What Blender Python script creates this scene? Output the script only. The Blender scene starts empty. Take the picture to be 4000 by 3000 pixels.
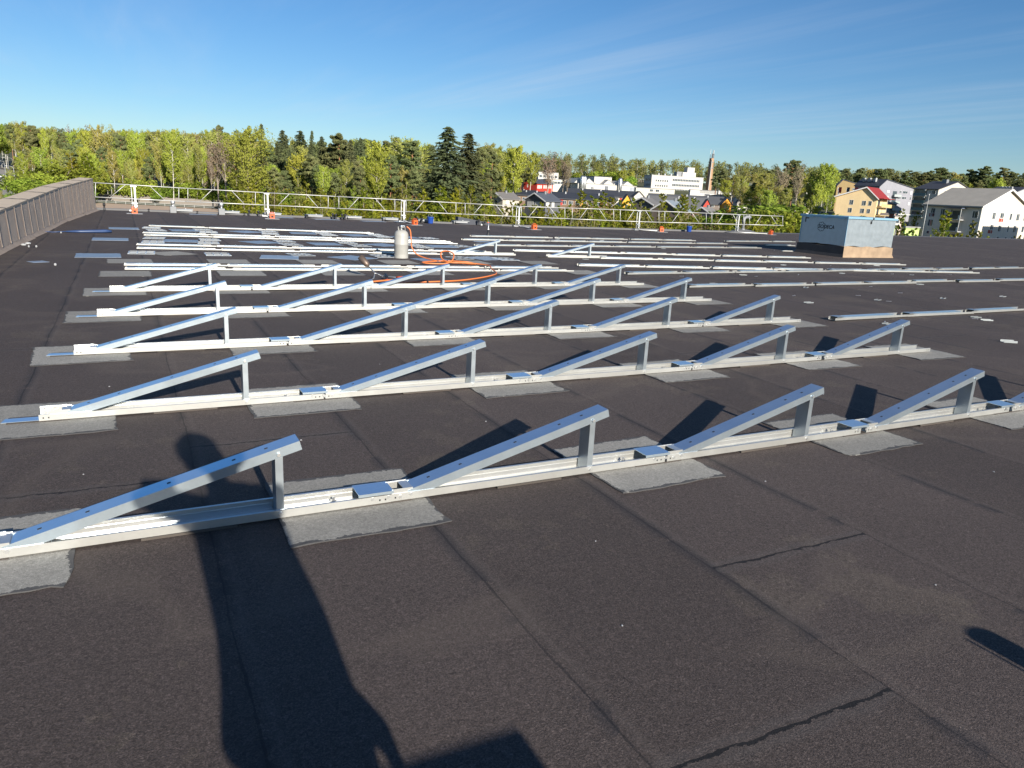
import bpy, bmesh, math, random
import numpy as np
from mathutils import Vector, Matrix
random.seed(7); rng = np.random.default_rng(11)
S = bpy.context.scene
COL = S.collection
PI = math.pi
def R(a): return math.radians(a)

# ------------------------------------------------------------------ camera model (solved from the photograph)
FPX, PITCH, ROLL, AZ, H = 2909.7, 0.252005, 0.0510834, 0.4800865, 1.6
cp, sp = math.cos(PITCH), math.sin(PITCH)
FW = Vector((0, cp, -sp)); RT0 = Vector((1, 0, 0)); UP0 = Vector((0, sp, cp))
RT = RT0*math.cos(ROLL) + UP0*math.sin(ROLL)
UP = -RT0*math.sin(ROLL) + UP0*math.cos(ROLL)
D = Vector((math.cos(AZ), math.sin(AZ), 0)); N = Vector((-D.y, D.x, 0))   # along the frame rows / across them
CAM = Vector((0, 0, H))
def ray(x, y): return RT*((x-2000)/FPX) - UP*((y-1500)/FPX) + FW
def W(d, n, z=0.0): return D*d + N*n + Vector((0, 0, z))                    # roof coordinates to world
def at(x, y, Y):                                                            # the point seen at (x, y) at depth Y
    v = ray(x, y); return CAM + v*(Y/v.y)
def pj(P):
    q = Vector(P)-CAM; z = q.dot(FW); return 2000+FPX*q.dot(RT)/z, 1500-FPX*q.dot(UP)/z
def terrain(y):
    if y < 262: return -8.0
    if y < 700: return -8.0 + (y-262)*0.0593
    return 17.97

# ------------------------------------------------------------------ object helpers
def link(o): COL.objects.link(o); return o
def tag(o, label=None, cat=None, group=None, kind=None):
    if label: o['label'] = label
    if cat: o['category'] = cat
    if group: o['group'] = group
    if kind: o['kind'] = kind
    return o
def empty(name, loc=(0,0,0), rz=0.0, label=None, cat=None, group=None):
    o = bpy.data.objects.new(name, None); link(o); o.location = loc; o.rotation_euler = (0,0,rz)
    o.empty_display_size = 0.2
    return tag(o, label, cat, group)
def dup(src, loc, rz, label, group=None, scale=None, name=None):
    """a copy of a thing with copies of its parts and their sub-parts"""
    c = src.copy(); link(c); c.location = loc; c.rotation_euler = (0,0,rz)
    if scale: c.scale = scale
    c['label'] = label
    if group: c['group'] = group
    for ch in KIDS.get(src.name, []):
        k = ch.copy(); link(k); k.parent = c
        for g in KIDS.get(ch.name, []):
            q = g.copy(); link(q); q.parent = k
    return c
KIDS = {}
class MB:
    def __init__(s): s.v = []; s.f = []; s.m = []; s.cur = 0
    def mat(s, i): s.cur = i; return s
    def add(s, vs, fs):
        b = len(s.v); s.v += [tuple(v) for v in vs]
        for f in fs: s.f.append(tuple(b+i for i in f)); s.m.append(s.cur)
        return s
    def box(s, x0, x1, y0, y1, z0, z1, M=None):
        vs = [Vector((x,y,z)) for z in (z0,z1) for y in (y0,y1) for x in (x0,x1)]
        if M is not None: vs = [M @ v for v in vs]
        return s.add(vs, [(0,2,3,1),(4,5,7,6),(0,1,5,4),(2,6,7,3),(0,4,6,2),(1,3,7,5)])
    def prism(s, poly, z0, z1, M=None):
        n = len(poly); vs = [Vector((p[0],p[1],z0)) for p in poly]+[Vector((p[0],p[1],z1)) for p in poly]
        if M is not None: vs = [M @ v for v in vs]
        return s.add(vs, [tuple(range(n-1,-1,-1)), tuple(range(n,2*n))]+[(i,(i+1)%n,n+(i+1)%n,n+i) for i in range(n)])
    def xz(s, poly, y0, y1):                                                # an outline in x-z swept along y
        n = len(poly); vs = [(p[0],y0,p[1]) for p in poly]+[(p[0],y1,p[1]) for p in poly]
        return s.add(vs, [tuple(range(n)), tuple(range(2*n-1,n-1,-1))]+[(i,n+i,n+(i+1)%n,(i+1)%n) for i in range(n)])
    def tube(s, path, r, seg=8, cap=True):
        path = [Vector(p) for p in path]; rs = r if isinstance(r, (list,tuple)) else [r]*len(path)
        vs = []; prev = None
        for i, p in enumerate(path):
            t = (path[min(i+1,len(path)-1)]-path[max(i-1,0)]).normalized()
            if prev is None:
                a = Vector((0,0,1)) if abs(t.z) < .9 else Vector((1,0,0)); u = t.cross(a).normalized()
            else: u = (prev - t*prev.dot(t)).normalized()
            prev = u; w = t.cross(u)
            rr = rs[i]; ru, rw = rr if isinstance(rr, (list,tuple)) else (rr, rr)
            vs += [p+u*(ru*math.cos(2*PI*k/seg))+w*(rw*math.sin(2*PI*k/seg)) for k in range(seg)]
        fs = [(i*seg+k, i*seg+(k+1)%seg, (i+1)*seg+(k+1)%seg, (i+1)*seg+k) for i in range(len(path)-1) for k in range(seg)]
        if cap: fs += [tuple(range(seg-1,-1,-1)), tuple((len(path)-1)*seg+k for k in range(seg))]
        return s.add(vs, fs)
    def lathe(s, prof, c=(0,0,0), seg=20):
        vs = [(c[0]+r*math.cos(2*PI*k/seg), c[1]+r*math.sin(2*PI*k/seg), c[2]+z) for r, z in prof for k in range(seg)]
        fs = [(i*seg+k, i*seg+(k+1)%seg, (i+1)*seg+(k+1)%seg, (i+1)*seg+k) for i in range(len(prof)-1) for k in range(seg)]
        fs += [tuple(range(seg-1,-1,-1)), tuple((len(prof)-1)*seg+k for k in range(seg))]
        return s.add(vs, fs)
    def ell(s, c, r, seg=14, rings=9):
        vs = []; 
        for i in range(rings+1):
            th = PI*i/rings
            for k in range(seg): vs.append((c[0]+r[0]*max(math.sin(th),.02)*math.cos(2*PI*k/seg), c[1]+r[1]*max(math.sin(th),.02)*math.sin(2*PI*k/seg), c[2]-r[2]*math.cos(th)))
        fs = [(i*seg+k, i*seg+(k+1)%seg, (i+1)*seg+(k+1)%seg, (i+1)*seg+k) for i in range(rings) for k in range(seg)]
        fs += [tuple(range(seg-1,-1,-1)), tuple(rings*seg+k for k in range(seg))]
        return s.add(vs, fs)
    def mesh(s, name, mats, smooth=False):
        me = bpy.data.meshes.new(name); me.from_pydata(s.v, [], s.f)
        for m in (mats if isinstance(mats, (list,tuple)) else [mats]): me.materials.append(m)
        me.polygons.foreach_set('material_index', s.m)
        if smooth: me.polygons.foreach_set('use_smooth', [True]*len(me.polygons))
        me.update(); return me
    def build(s, name, mats, parent=None, smooth=False, loc=None, rz=None, bevel=0):
        o = link(bpy.data.objects.new(name, s.mesh(name, mats, smooth)))
        if parent is not None: o.parent = parent; KIDS.setdefault(parent.name, []).append(o)
        if loc is not None: o.location = loc
        if rz is not None: o.rotation_euler = (0,0,rz)
        if bevel:
            b = o.modifiers.new('bevel','BEVEL'); b.width = bevel; b.segments = 2; b.limit_method = 'ANGLE'
        return o

# ------------------------------------------------------------------ materials
def new_mat(name):
    m = bpy.data.materials.new(name); m.use_nodes = True; nt = m.node_tree
    return m, nt, nt.nodes['Principled BSDF'], nt.nodes['Material Output']
def node(nt, t, **kw):
    n = nt.nodes.new(t)
    for k, v in kw.items():
        if k in n.inputs: n.inputs[k].default_value = v
        else: setattr(n, k, v)
    return n
def math_n(nt, op, a, b=None, c=None, clamp=False):
    n = nt.nodes.new('ShaderNodeMath'); n.operation = op; n.use_clamp = clamp
    for i, x in enumerate((a, b, c)):
        if x is None: continue
        if isinstance(x, (int,float)): n.inputs[i].default_value = x
        else: nt.links.new(x, n.inputs[i])
    return n.outputs[0]
def mixc(nt, fac, a, b, mode='MIX'):
    n = nt.nodes.new('ShaderNodeMix'); n.data_type = 'RGBA'; n.blend_type = mode
    for i, x in ((0,fac),(6,a),(7,b)):
        if isinstance(x, (int,float)): n.inputs[i].default_value = x
        elif isinstance(x, tuple): n.inputs[i].default_value = (*x[:3],1)
        else: nt.links.new(x, n.inputs[i])
    return n.outputs[2]
def ramp(nt, x, stops):
    n = nt.nodes.new('ShaderNodeValToRGB'); e = n.color_ramp.elements
    while len(e) < len(stops): e.new(0.5)
    for i, (p, c) in enumerate(stops):
        e[i].position = p; e[i].color = (*c,1) if isinstance(c, tuple) else (c,c,c,1)
    nt.links.new(x, n.inputs[0]); return n.outputs[0]
def noise(nt, vec, scale, detail=3, rough=.55, dist=0):
    n = node(nt, 'ShaderNodeTexNoise'); n.inputs['Scale'].default_value = scale; n.inputs['Detail'].default_value = detail
    n.inputs['Roughness'].default_value = rough; n.inputs['Distortion'].default_value = dist
    if vec is not None: nt.links.new(vec, n.inputs['Vector'])
    return n.outputs['Fac']
def objco(nt): return node(nt, 'ShaderNodeTexCoord').outputs['Object']
def simple(name, col, rough=.6, metal=0.0, var=.12, scale=3.0, bump=0.0, bscale=40, rand=0.0, spec=None):
    """plain surface with soft blotches, a little grime and an optional per-object tone"""
    m, nt, b, out = new_mat(name); co = objco(nt)
    n1 = noise(nt, co, scale, 5); v = math_n(nt, 'MULTIPLY_ADD', n1, 2*var, 1-var)
    if rand:
        oi = node(nt, 'ShaderNodeObjectInfo').outputs['Random']
        v = math_n(nt, 'MULTIPLY', v, math_n(nt, 'MULTIPLY_ADD', oi, 2*rand, 1-rand))
    g = nt.nodes.new('ShaderNodeCombineColor'); [nt.links.new(v, g.inputs[i]) for i in range(3)]
    nt.links.new(mixc(nt, 1.0, col, g.outputs[0], 'MULTIPLY'), b.inputs['Base Color'])
    b.inputs['Roughness'].default_value = rough; b.inputs['Metallic'].default_value = metal
    if spec is not None: b.inputs['Specular IOR Level'].default_value = spec
    if bump:
        bp = node(nt, 'ShaderNodeBump'); bp.inputs['Strength'].default_value = bump; bp.inputs['Distance'].default_value = .02
        nt.links.new(noise(nt, co, bscale, 4), bp.inputs['Height']); nt.links.new(bp.outputs[0], b.inputs['Normal'])
    return m
def galv(name, tint=(.80,.81,.82), r1=.5, r2=.22, fac=.45, var=.06, metal=.80, tint2=(.56,.61,.66)):
    """galvanised sheet: a satin lobe that goes white in the sun and a sharper one that mirrors the sky"""
    m, nt, b, out = new_mat(name); co = objco(nt)
    sp_ = node(nt, 'ShaderNodeTexVoronoi'); sp_.inputs['Scale'].default_value = 55; nt.links.new(co, sp_.inputs['Vector'])
    n1 = noise(nt, co, 6, 4)
    v = math_n(nt, 'ADD', math_n(nt, 'MULTIPLY_ADD', n1, 2*var, 1-var*1.6), math_n(nt, 'MULTIPLY', sp_.outputs['Distance'], .05))
    g = nt.nodes.new('ShaderNodeCombineColor'); [nt.links.new(v, g.inputs[i]) for i in range(3)]
    c = mixc(nt, 1.0, tint, g.outputs[0], 'MULTIPLY')
    nt.links.new(c, b.inputs['Base Color']); b.inputs['Metallic'].default_value = metal
    nt.links.new(math_n(nt, 'MULTIPLY_ADD', n1, .14, r1-.07), b.inputs['Roughness'])
    g2 = node(nt, 'ShaderNodeBsdfGlossy'); nt.links.new(mixc(nt, 1.0, tint2, g.outputs[0], 'MULTIPLY'), g2.inputs['Color'])
    nt.links.new(math_n(nt, 'MULTIPLY_ADD', n1, .12, r2-.06), g2.inputs['Roughness'])
    mx = node(nt, 'ShaderNodeMixShader'); mx.inputs[0].default_value = fac
    nt.links.new(b.outputs[0], mx.inputs[1]); nt.links.new(g2.outputs[0], mx.inputs[2]); nt.links.new(mx.outputs[0], out.inputs['Surface'])
    return m

def felt_roof():
    """mineral felt laid in one-metre strips: lap seams, torn end laps, granules, dust and scuffs"""
    m, nt, b, out = new_mat('roof_felt'); L = nt.links
    co = objco(nt)
    vr = node(nt, 'ShaderNodeVectorRotate'); vr.rotation_type = 'Z_AXIS'; vr.inputs['Angle'].default_value = -AZ; L.new(co, vr.inputs['Vector'])
    v = vr.outputs[0]; sx = node(nt, 'ShaderNodeSeparateXYZ'); L.new(v, sx.inputs[0]); dx, ny = sx.outputs[0], sx.outputs[1]
    wob = math_n(nt, 'MULTIPLY_ADD', noise(nt, v, 1.1, 6, .62), .13, -.065)
    d2 = math_n(nt, 'ADD', math_n(nt, 'SUBTRACT', dx, .25), math_n(nt, 'MULTIPLY', wob, .55))
    k = math_n(nt, 'FLOOR', d2); fr = math_n(nt, 'SUBTRACT', d2, k)
    edge = math_n(nt, 'MINIMUM', fr, math_n(nt, 'SUBTRACT', 1.0, fr))
    wv = noise(nt, v, 5.0, 5, .65)
    sw = math_n(nt, 'MULTIPLY_ADD', wv, .020, -.0055)
    seam = math_n(nt, 'LESS_THAN', edge, sw)
    smear = math_n(nt, 'MULTIPLY', math_n(nt, 'SUBTRACT', 1.0, math_n(nt, 'MULTIPLY', edge, 16), clamp=True), math_n(nt, 'GREATER_THAN', noise(nt, v, 1.7, 3), .49))
    # end laps
    kk = math_n(nt, 'MULTIPLY', math_n(nt, 'SUBTRACT', k, 1.0), math_n(nt, 'SUBTRACT', k, 2.0))
    off = math_n(nt, 'ADD', math_n(nt, 'MULTIPLY_ADD', k, .9, .51), math_n(nt, 'MULTIPLY', kk, 2.1))
    nn = math_n(nt, 'DIVIDE', math_n(nt, 'SUBTRACT', math_n(nt, 'ADD', ny, math_n(nt, 'MULTIPLY_ADD', noise(nt, v, 7, 5, .7), .07, math_n(nt, 'MULTIPLY', wob, .5))), off), 8.0)
    f2 = math_n(nt, 'FRACT', math_n(nt, 'ADD', nn, 100.5)); e2 = math_n(nt, 'MULTIPLY', math_n(nt, 'ABSOLUTE', math_n(nt, 'SUBTRACT', f2, .5)), 8.0)
    lap = math_n(nt, 'LESS_THAN', e2, math_n(nt, 'MULTIPLY_ADD', noise(nt, v, 14, 4, .7), .026, -.006))
    lapglow = math_n(nt, 'MULTIPLY', math_n(nt, 'SUBTRACT', 1.0, math_n(nt, 'MULTIPLY', math_n(nt, 'ABSOLUTE', math_n(nt, 'SUBTRACT', e2, .03)), 30), clamp=True), .22)
    wn = node(nt, 'ShaderNodeTexWhiteNoise'); wn.noise_dimensions = '1D'; L.new(k, wn.inputs['W'])
    tone = math_n(nt, 'MULTIPLY_ADD', wn.outputs['Value'], .22, .89)
    big = noise(nt, v, .55, 5, .6); tone = math_n(nt, 'MULTIPLY', tone, math_n(nt, 'MULTIPLY_ADD', big, .5, .75))
    gr1 = noise(nt, v, 150, 4, .7, .6); gr2 = noise(nt, v, 420, 2, .6)
    vor = node(nt, 'ShaderNodeTexVoronoi'); vor.inputs['Scale'].default_value = 190; L.new(v, vor.inputs['Vector'])
    gr3 = noise(nt, v, 62, 3, .7, 1.2); g = math_n(nt, 'ADD', math_n(nt, 'ADD', math_n(nt, 'MULTIPLY', gr1, .50), math_n(nt, 'MULTIPLY', gr2, .22)), math_n(nt, 'MULTIPLY', gr3, .38))
    gran = ramp(nt, g, [(.36, .22), (.51, .76), (.60, 1.35), (.72, 2.8)])
    tn = math_n(nt, 'MULTIPLY', tone, gran)
    gc = nt.nodes.new('ShaderNodeCombineColor'); [L.new(tn, gc.inputs[i]) for i in range(3)]
    hue = noise(nt, v, 260, 1); c0 = mixc(nt, hue, (.073,.0545,.0485), (.060,.0515,.049))
    c0 = mixc(nt, math_n(nt, 'MULTIPLY', math_n(nt, 'GREATER_THAN', noise(nt, v, .8, 6, .7), .58), .35), c0, (.10,.082,.066))
    base = mixc(nt, 1.0, c0, gc.outputs[0], 'MULTIPLY')
    spk = math_n(nt, 'MULTIPLY', math_n(nt, 'LESS_THAN', vor.outputs['Distance'], .10), math_n(nt, 'GREATER_THAN', noise(nt, v, 90, 1), .66))
    base = mixc(nt, math_n(nt, 'MULTIPLY', spk, .8), base, (.30,.28,.27))
    scr = node(nt, 'ShaderNodeMapping'); scr.inputs['Scale'].default_value = (9, 1.3, 1); scr.inputs['Rotation'].default_value = (0,0,.9); L.new(v, scr.inputs[0])
    sc = math_n(nt, 'GREATER_THAN', noise(nt, scr.outputs[0], 2.2, 4, .7), .70)
    base = mixc(nt, math_n(nt, 'MULTIPLY', sc, .28), base, (.15,.12,.10))
    base = mixc(nt, math_n(nt, 'MULTIPLY', smear, .58), base, (.022,.022,.027))
    base = mixc(nt, lapglow, base, (.10,.095,.095))
    fd = math_n(nt, 'MULTIPLY_ADD', noise(nt, v, 1.3, 4, .6), 1.6, -.25, clamp=True)
    base = mixc(nt, math_n(nt, 'MAXIMUM', math_n(nt, 'MULTIPLY', seam, math_n(nt, 'MULTIPLY_ADD', fd, .7, .1)), math_n(nt, 'MULTIPLY', lap, .95)), base, (.010,.010,.012))
    # tide marks of dried puddles and trodden paths
    td = noise(nt, v, .42, 3, .5, .4); ring_ = math_n(nt, 'SUBTRACT', 1.0, math_n(nt, 'MULTIPLY', math_n(nt, 'ABSOLUTE', math_n(nt, 'SUBTRACT', td, .56)), 38), clamp=True)
    base = mixc(nt, math_n(nt, 'MULTIPLY', ring_, .16), base, (.16,.13,.105))
    lt_ = math_n(nt, 'SUBTRACT', fr, .045); lite = math_n(nt, 'SUBTRACT', 1.0, math_n(nt, 'MULTIPLY', math_n(nt, 'ABSOLUTE', lt_), 34), clamp=True)
    base = mixc(nt, math_n(nt, 'MULTIPLY', lite, .13), base, (.17,.145,.13))
    L.new(base, b.inputs['Base Color']); b.inputs['Roughness'].default_value = .82; b.inputs['Specular IOR Level'].default_value = .28
    hgt = math_n(nt, 'ADD', math_n(nt, 'MULTIPLY', gr1, .006), math_n(nt, 'MULTIPLY', fr, .004))
    hgt = math_n(nt, 'SUBTRACT', math_n(nt, 'ADD', hgt, math_n(nt, 'MULTIPLY', big, .03)), math_n(nt, 'MULTIPLY', math_n(nt, 'MAXIMUM', seam, lap), .006))
    bp = node(nt, 'ShaderNodeBump'); bp.inputs['Strength'].default_value = .9; bp.inputs['Distance'].default_value = 1.0
    L.new(hgt, bp.inputs['Height']); L.new(bp.outputs[0], b.inputs['Normal'])
    return m
def felt_patch(name, col, rough=.85, dark=(.03,.03,.035), film=False):
    m, nt, b, out = new_mat(name); L = nt.links; co = objco(nt)
    oi = node(nt, 'ShaderNodeObjectInfo').outputs['Random']
    ad = node(nt, 'ShaderNodeVectorMath'); ad.operation = 'ADD'; L.new(co, ad.inputs[0])
    cx = nt.nodes.new('ShaderNodeCombineXYZ'); L.new(math_n(nt, 'MULTIPLY', oi, 60), cx.inputs[0]); L.new(cx.outputs[0], ad.inputs[1]); v = ad.outputs[0]
    g = math_n(nt, 'MULTIPLY', math_n(nt, 'MULTIPLY_ADD', ramp(nt, math_n(nt, 'ADD', math_n(nt, 'MULTIPLY', noise(nt, v, 230, 3, .7), .5), math_n(nt, 'MULTIPLY', noise(nt, v, 75, 3, .7), .5)), [(.36,.66),(.5,.98),(.64,1.42)]), 1.0, .0), math_n(nt, 'MULTIPLY_ADD', noise(nt, v, 3.5, 5), .5, .75))
    g = math_n(nt, 'MULTIPLY', g, math_n(nt, 'MULTIPLY_ADD', oi, .24, .88))
    gc = nt.nodes.new('ShaderNodeCombineColor'); [L.new(g, gc.inputs[i]) for i in range(3)]
    c = mixc(nt, 1.0, col, gc.outputs[0], 'MULTIPLY')
    if not film:   # bitumen squeezed out along the rim and smeared by the torch
        sx = node(nt, 'ShaderNodeSeparateXYZ'); L.new(co, sx.inputs[0])
        ex = math_n(nt, 'SUBTRACT', .39, math_n(nt, 'ABSOLUTE', sx.outputs[0])); ey = math_n(nt, 'SUBTRACT', .39, math_n(nt, 'ABSOLUTE', sx.outputs[1]))
        e = math_n(nt, 'MINIMUM', ex, ey)
        rim = math_n(nt, 'LESS_THAN', e, math_n(nt, 'MULTIPLY_ADD', noise(nt, v, 6, 6, .75), .14, -.050))
        mp = node(nt, 'ShaderNodeMapping'); mp.inputs['Scale'].default_value = (2.2, 9, 1); L.new(v, mp.inputs[0])
        sm = math_n(nt, 'MULTIPLY', math_n(nt, 'GREATER_THAN', noise(nt, mp.outputs[0], 2.0, 6, .75), .67), math_n(nt, 'LESS_THAN', e, .12))
        c = mixc(nt, math_n(nt, 'MULTIPLY', math_n(nt, 'MAXIMUM', rim, sm), .85), c, dark)
    L.new(c, b.inputs['Base Color'])
    b.inputs['Roughness'].default_value = rough
    if film: b.inputs['Specular IOR Level'].default_value = .8
    bp = node(nt, 'ShaderNodeBump'); bp.inputs['Strength'].default_value = .35; bp.inputs['Distance'].default_value = .01
    L.new(noise(nt, v, 5 if film else 160, 4), bp.inputs['Height']); L.new(bp.outputs[0], b.inputs['Normal'])
    return m
def leaf_mat(name, c1, c2, rnd=.22, transl=.35, zc=5.0):
    m, nt, b, out = new_mat(name); L = nt.links
    oi = node(nt, 'ShaderNodeObjectInfo').outputs['Random']; co = objco(nt)
    n = noise(nt, co, .8, 3); c = mixc(nt, ramp(nt, n, [(.35,0.0),(.65,1.0)]), c1, c2)
    hs = node(nt, 'ShaderNodeHueSaturation'); L.new(c, hs.inputs['Color'])
    L.new(math_n(nt, 'MULTIPLY_ADD', oi, 2*rnd, 1-rnd), hs.inputs['Value'])
    L.new(math_n(nt, 'MULTIPLY_ADD', math_n(nt, 'FRACT', math_n(nt, 'MULTIPLY', oi, 7.31)), .05, .475), hs.inputs['Hue'])
    df = node(nt, 'ShaderNodeBsdfDiffuse'); tr = node(nt, 'ShaderNodeBsdfTranslucent')
    L.new(hs.outputs[0], df.inputs[0]); L.new(hs.outputs[0], tr.inputs[0])
    # leaves in a crown face outwards more than they face anywhere else
    sp_ = node(nt, 'ShaderNodeVectorMath'); sp_.operation = 'MULTIPLY_ADD'; L.new(co, sp_.inputs[0]); sp_.inputs[1].default_value = (1,1,.45); sp_.inputs[2].default_value = (0,0,-zc)
    nz = node(nt, 'ShaderNodeVectorMath'); nz.operation = 'NORMALIZE'; L.new(sp_.outputs[0], nz.inputs[0])
    vt = node(nt, 'ShaderNodeVectorTransform'); vt.vector_type = 'NORMAL'; vt.convert_from = 'OBJECT'; vt.convert_to = 'WORLD'; L.new(nz.outputs[0], vt.inputs[0])
    ge = node(nt, 'ShaderNodeNewGeometry'); ml = node(nt, 'ShaderNodeVectorMath'); ml.operation = 'MULTIPLY_ADD'; L.new(vt.outputs[0], ml.inputs[0]); ml.inputs[1].default_value = (.9,.9,.9); L.new(ge.outputs['Normal'], ml.inputs[2])
    n2 = node(nt, 'ShaderNodeVectorMath'); n2.operation = 'NORMALIZE'; L.new(ml.outputs[0], n2.inputs[0])
    if zc: L.new(n2.outputs[0], df.inputs['Normal'])
    mx = node(nt, 'ShaderNodeMixShader'); mx.inputs[0].default_value = transl
    L.new(df.outputs[0], mx.inputs[1]); L.new(tr.outputs[0], mx.inputs[2]); L.new(mx.outputs[0], out.inputs['Surface'])
    return m
def wall_mat(name, col, course=.0):
    m, nt, b, out = new_mat(name); L = nt.links; co = objco(nt)
    n = math_n(nt, 'MULTIPLY', math_n(nt, 'MULTIPLY_ADD', noise(nt, co, .35, 5), .3, .85), math_n(nt, 'MULTIPLY_ADD', noise(nt, co, 7, 4), .16, .92))
    mp = node(nt, 'ShaderNodeMapping'); mp.inputs['Scale'].default_value = (1.5,1.5,.12); L.new(co, mp.inputs[0])
    n = math_n(nt, 'MULTIPLY', n, math_n(nt, 'MULTIPLY_ADD', noise(nt, mp.outputs[0], 1.2, 4), .2, .9))
    gc = nt.nodes.new('ShaderNodeCombineColor'); [L.new(n, gc.inputs[i]) for i in range(3)]
    L.new(mixc(nt, 1.0, col, gc.outputs[0], 'MULTIPLY'), b.inputs['Base Color']); b.inputs['Roughness'].default_value = .8
    return m
def roof_mat(name, col, pitch=.4, rough=.6):
    m, nt, b, out = new_mat(name); L = nt.links; co = objco(nt)
    w = node(nt, 'ShaderNodeTexWave'); w.inputs['Scale'].default_value = 1/pitch/6.28*6.28; w.bands_direction = 'DIAGONAL'; L.new(co, w.inputs[0])
    n = math_n(nt, 'MULTIPLY', math_n(nt, 'MULTIPLY_ADD', noise(nt, co, .5, 5), .4, .8), math_n(nt, 'MULTIPLY_ADD', w.outputs['Fac'], .15, .92))
    gc = nt.nodes.new('ShaderNodeCombineColor'); [L.new(n, gc.inputs[i]) for i in range(3)]
    L.new(mixc(nt, 1.0, col, gc.outputs[0], 'MULTIPLY'), b.inputs['Base Color']); b.inputs['Roughness'].default_value = rough
    return m
M = {}
M['felt'] = felt_roof()
M['patch'] = felt_patch('patch_felt', (.24,.232,.21))
M['film'] = felt_patch('patch_film', (.20,.24,.30), rough=.38, film=True)
M['galv'] = galv('galvanised', (.68,.67,.625), .46, .18, .34, .06, .72)
M['galv_rafter'] = galv('galvanised_rafter', (.62,.70,.75), .46, .13, .58, .05, .76, (.64,.79,.90))
M['galv_dull'] = galv('galvanised_dull', (.50,.55,.58), .45, .3, .4, .06, .85, (.42,.47,.52))
M['slot'] = simple('slot_dark', (.015,.017,.02), .7)
M['rubber'] = simple('rubber_pad', (.06,.05,.042), .85, rand=.2)
M['bolt'] = simple('zinc_bolt', (.72,.72,.70), .35, .9)
M['white_metal'] = simple('white_metal', (.56,.56,.54), .42, .25, var=.08)
M['alu'] = simple('aluminium', (.62,.63,.64), .35, .85)
M['grid'] = simple('grid_plate', (.48,.52,.55), .42, .4, rand=.12)
M['orange'] = simple('orange_plastic', (.62,.10,.02), .5, rand=.25)
M['hose'] = simple('orange_hose', (.60,.17,.045), .45)
M['bottle'] = simple('bottle_paint', (.34,.335,.31), .5, var=.14, scale=9)
M['black'] = simple('black_plastic', (.018,.018,.02), .5)
M['grey'] = simple('grey_plastic', (.2,.21,.22), .55)
M['lgrey'] = simple('light_grey', (.33,.34,.35), .6, rand=.1)
M['blue'] = simple('blue_plastic', (.02,.07,.33), .4)
M['red'] = simple('red_plastic', (.45,.03,.02), .4)
M['wood'] = simple('torch_wood', (.22,.12,.06), .6)
M['brown_cyl'] = simple('burnt_steel', (.20,.15,.12), .5, .6, var=.3, scale=14)
M['parapet'] = simple('parapet_felt', (.60,.47,.365), .9, var=.28, scale=2.2, bump=.35, bscale=120)
M['parapet_cap'] = simple('parapet_cap_felt', (.50,.41,.31), .9, var=.15, scale=2.5, bump=.3, bscale=120)
M['lapfelt'] = simple('lap_edge', (.26,.21,.175), .85, var=.35, scale=5)
M['bitumen'] = simple('bitumen', (.012,.012,.014), .45, var=.3)
M['tarp'] = simple('dark_blue_tarp', (.03,.06,.15), .4, var=.3, scale=6)
M['kerb'] = simple('kerb_felt', (.13,.13,.135), .8)
M['dome'] = simple('skylight_dome', (.33,.35,.36), .35, .2)
M['navy'] = simple('wedge_felt', (.05,.055,.07), .75)
M['box_metal'] = galv('fan_box_metal', (.46,.51,.53), .55, .38, .35, .14)
M['box_trim'] = simple('fan_box_trim', (.26,.45,.58), .4, .35)
M['ink'] = simple('black_ink', (.012,.013,.016), .5)
M['plinth'] = simple('plinth_felt', (.30,.215,.14), .9, var=.5, scale=3.2, bump=.4, bscale=90)
M['zinc'] = simple('weathered_zinc', (.24,.26,.27), .5, .5, rand=.3)
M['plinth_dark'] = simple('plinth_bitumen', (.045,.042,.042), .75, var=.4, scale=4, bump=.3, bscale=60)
M['skin'] = simple('skin', (.50,.30,.22), .55)
M['jacket'] = simple('jacket', (.06,.07,.09), .8)
M['trouser'] = simple('trousers', (.04,.04,.05), .85)
M['cap'] = simple('knit_cap', (.05,.05,.06), .9)
M['boot'] = simple('boots', (.03,.025,.02), .6)
M['glass'] = simple('window_glass', (.05,.065,.08), .08, .0, var=.2, scale=.6, spec=.9)
M['blind'] = simple('window_blind', (.55,.54,.50), .5)
M['wframe'] = simple('window_frame', (.7,.7,.68), .5)
M['bark_birch'] = simple('birch_bark', (.55,.52,.46), .8, var=.4, scale=2.5)
M['bark_pine'] = simple('pine_bark', (.30,.14,.07), .85, var=.3)
M['bark_dark'] = simple('dark_bark', (.10,.075,.055), .9, var=.3)
M['bark_grey'] = simple('grey_bark', (.30,.25,.20), .9, var=.3)
M['lf_birch'] = leaf_mat('birch_leaf', (0.289,0.336,0.053), (0.401,0.431,0.077))
M['lf_broad'] = leaf_mat('broad_birch_leaf', (.20,.225,.04), (.29,.30,.06))
M['lf_olive'] = leaf_mat('olive_leaf', (0.287,0.293,0.075), (0.368,0.351,0.098))
M['lf_pine'] = leaf_mat('pine_needle', (0.124,0.150,0.062), (0.202,0.215,0.091), .2, .25)
M['lf_spruce'] = leaf_mat('spruce_needle', (0.072,0.090,0.048), (0.120,0.132,0.060), .2, .15)
M['lf_sap'] = leaf_mat('sapling_leaf', (.30,.34,.035), (.40,.41,.06), .18, .4)
M['lf_bush'] = leaf_mat('willow_leaf', (0.220,0.308,0.044), (0.330,0.407,0.066), .2, .35)
M['lf_wood'] = leaf_mat('wood_leaf', (0.230,0.265,0.069), (0.310,0.322,0.092), .1, .35, 0)
M['lf_wood_dark'] = leaf_mat('wood_needle', (0.108,0.132,0.060), (0.168,0.180,0.078), .1, .25, 0)
M['lf_under'] = leaf_mat('undergrowth_leaf', (.16,.22,.035), (.24,.29,.05), .1, .35, 0)
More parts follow.
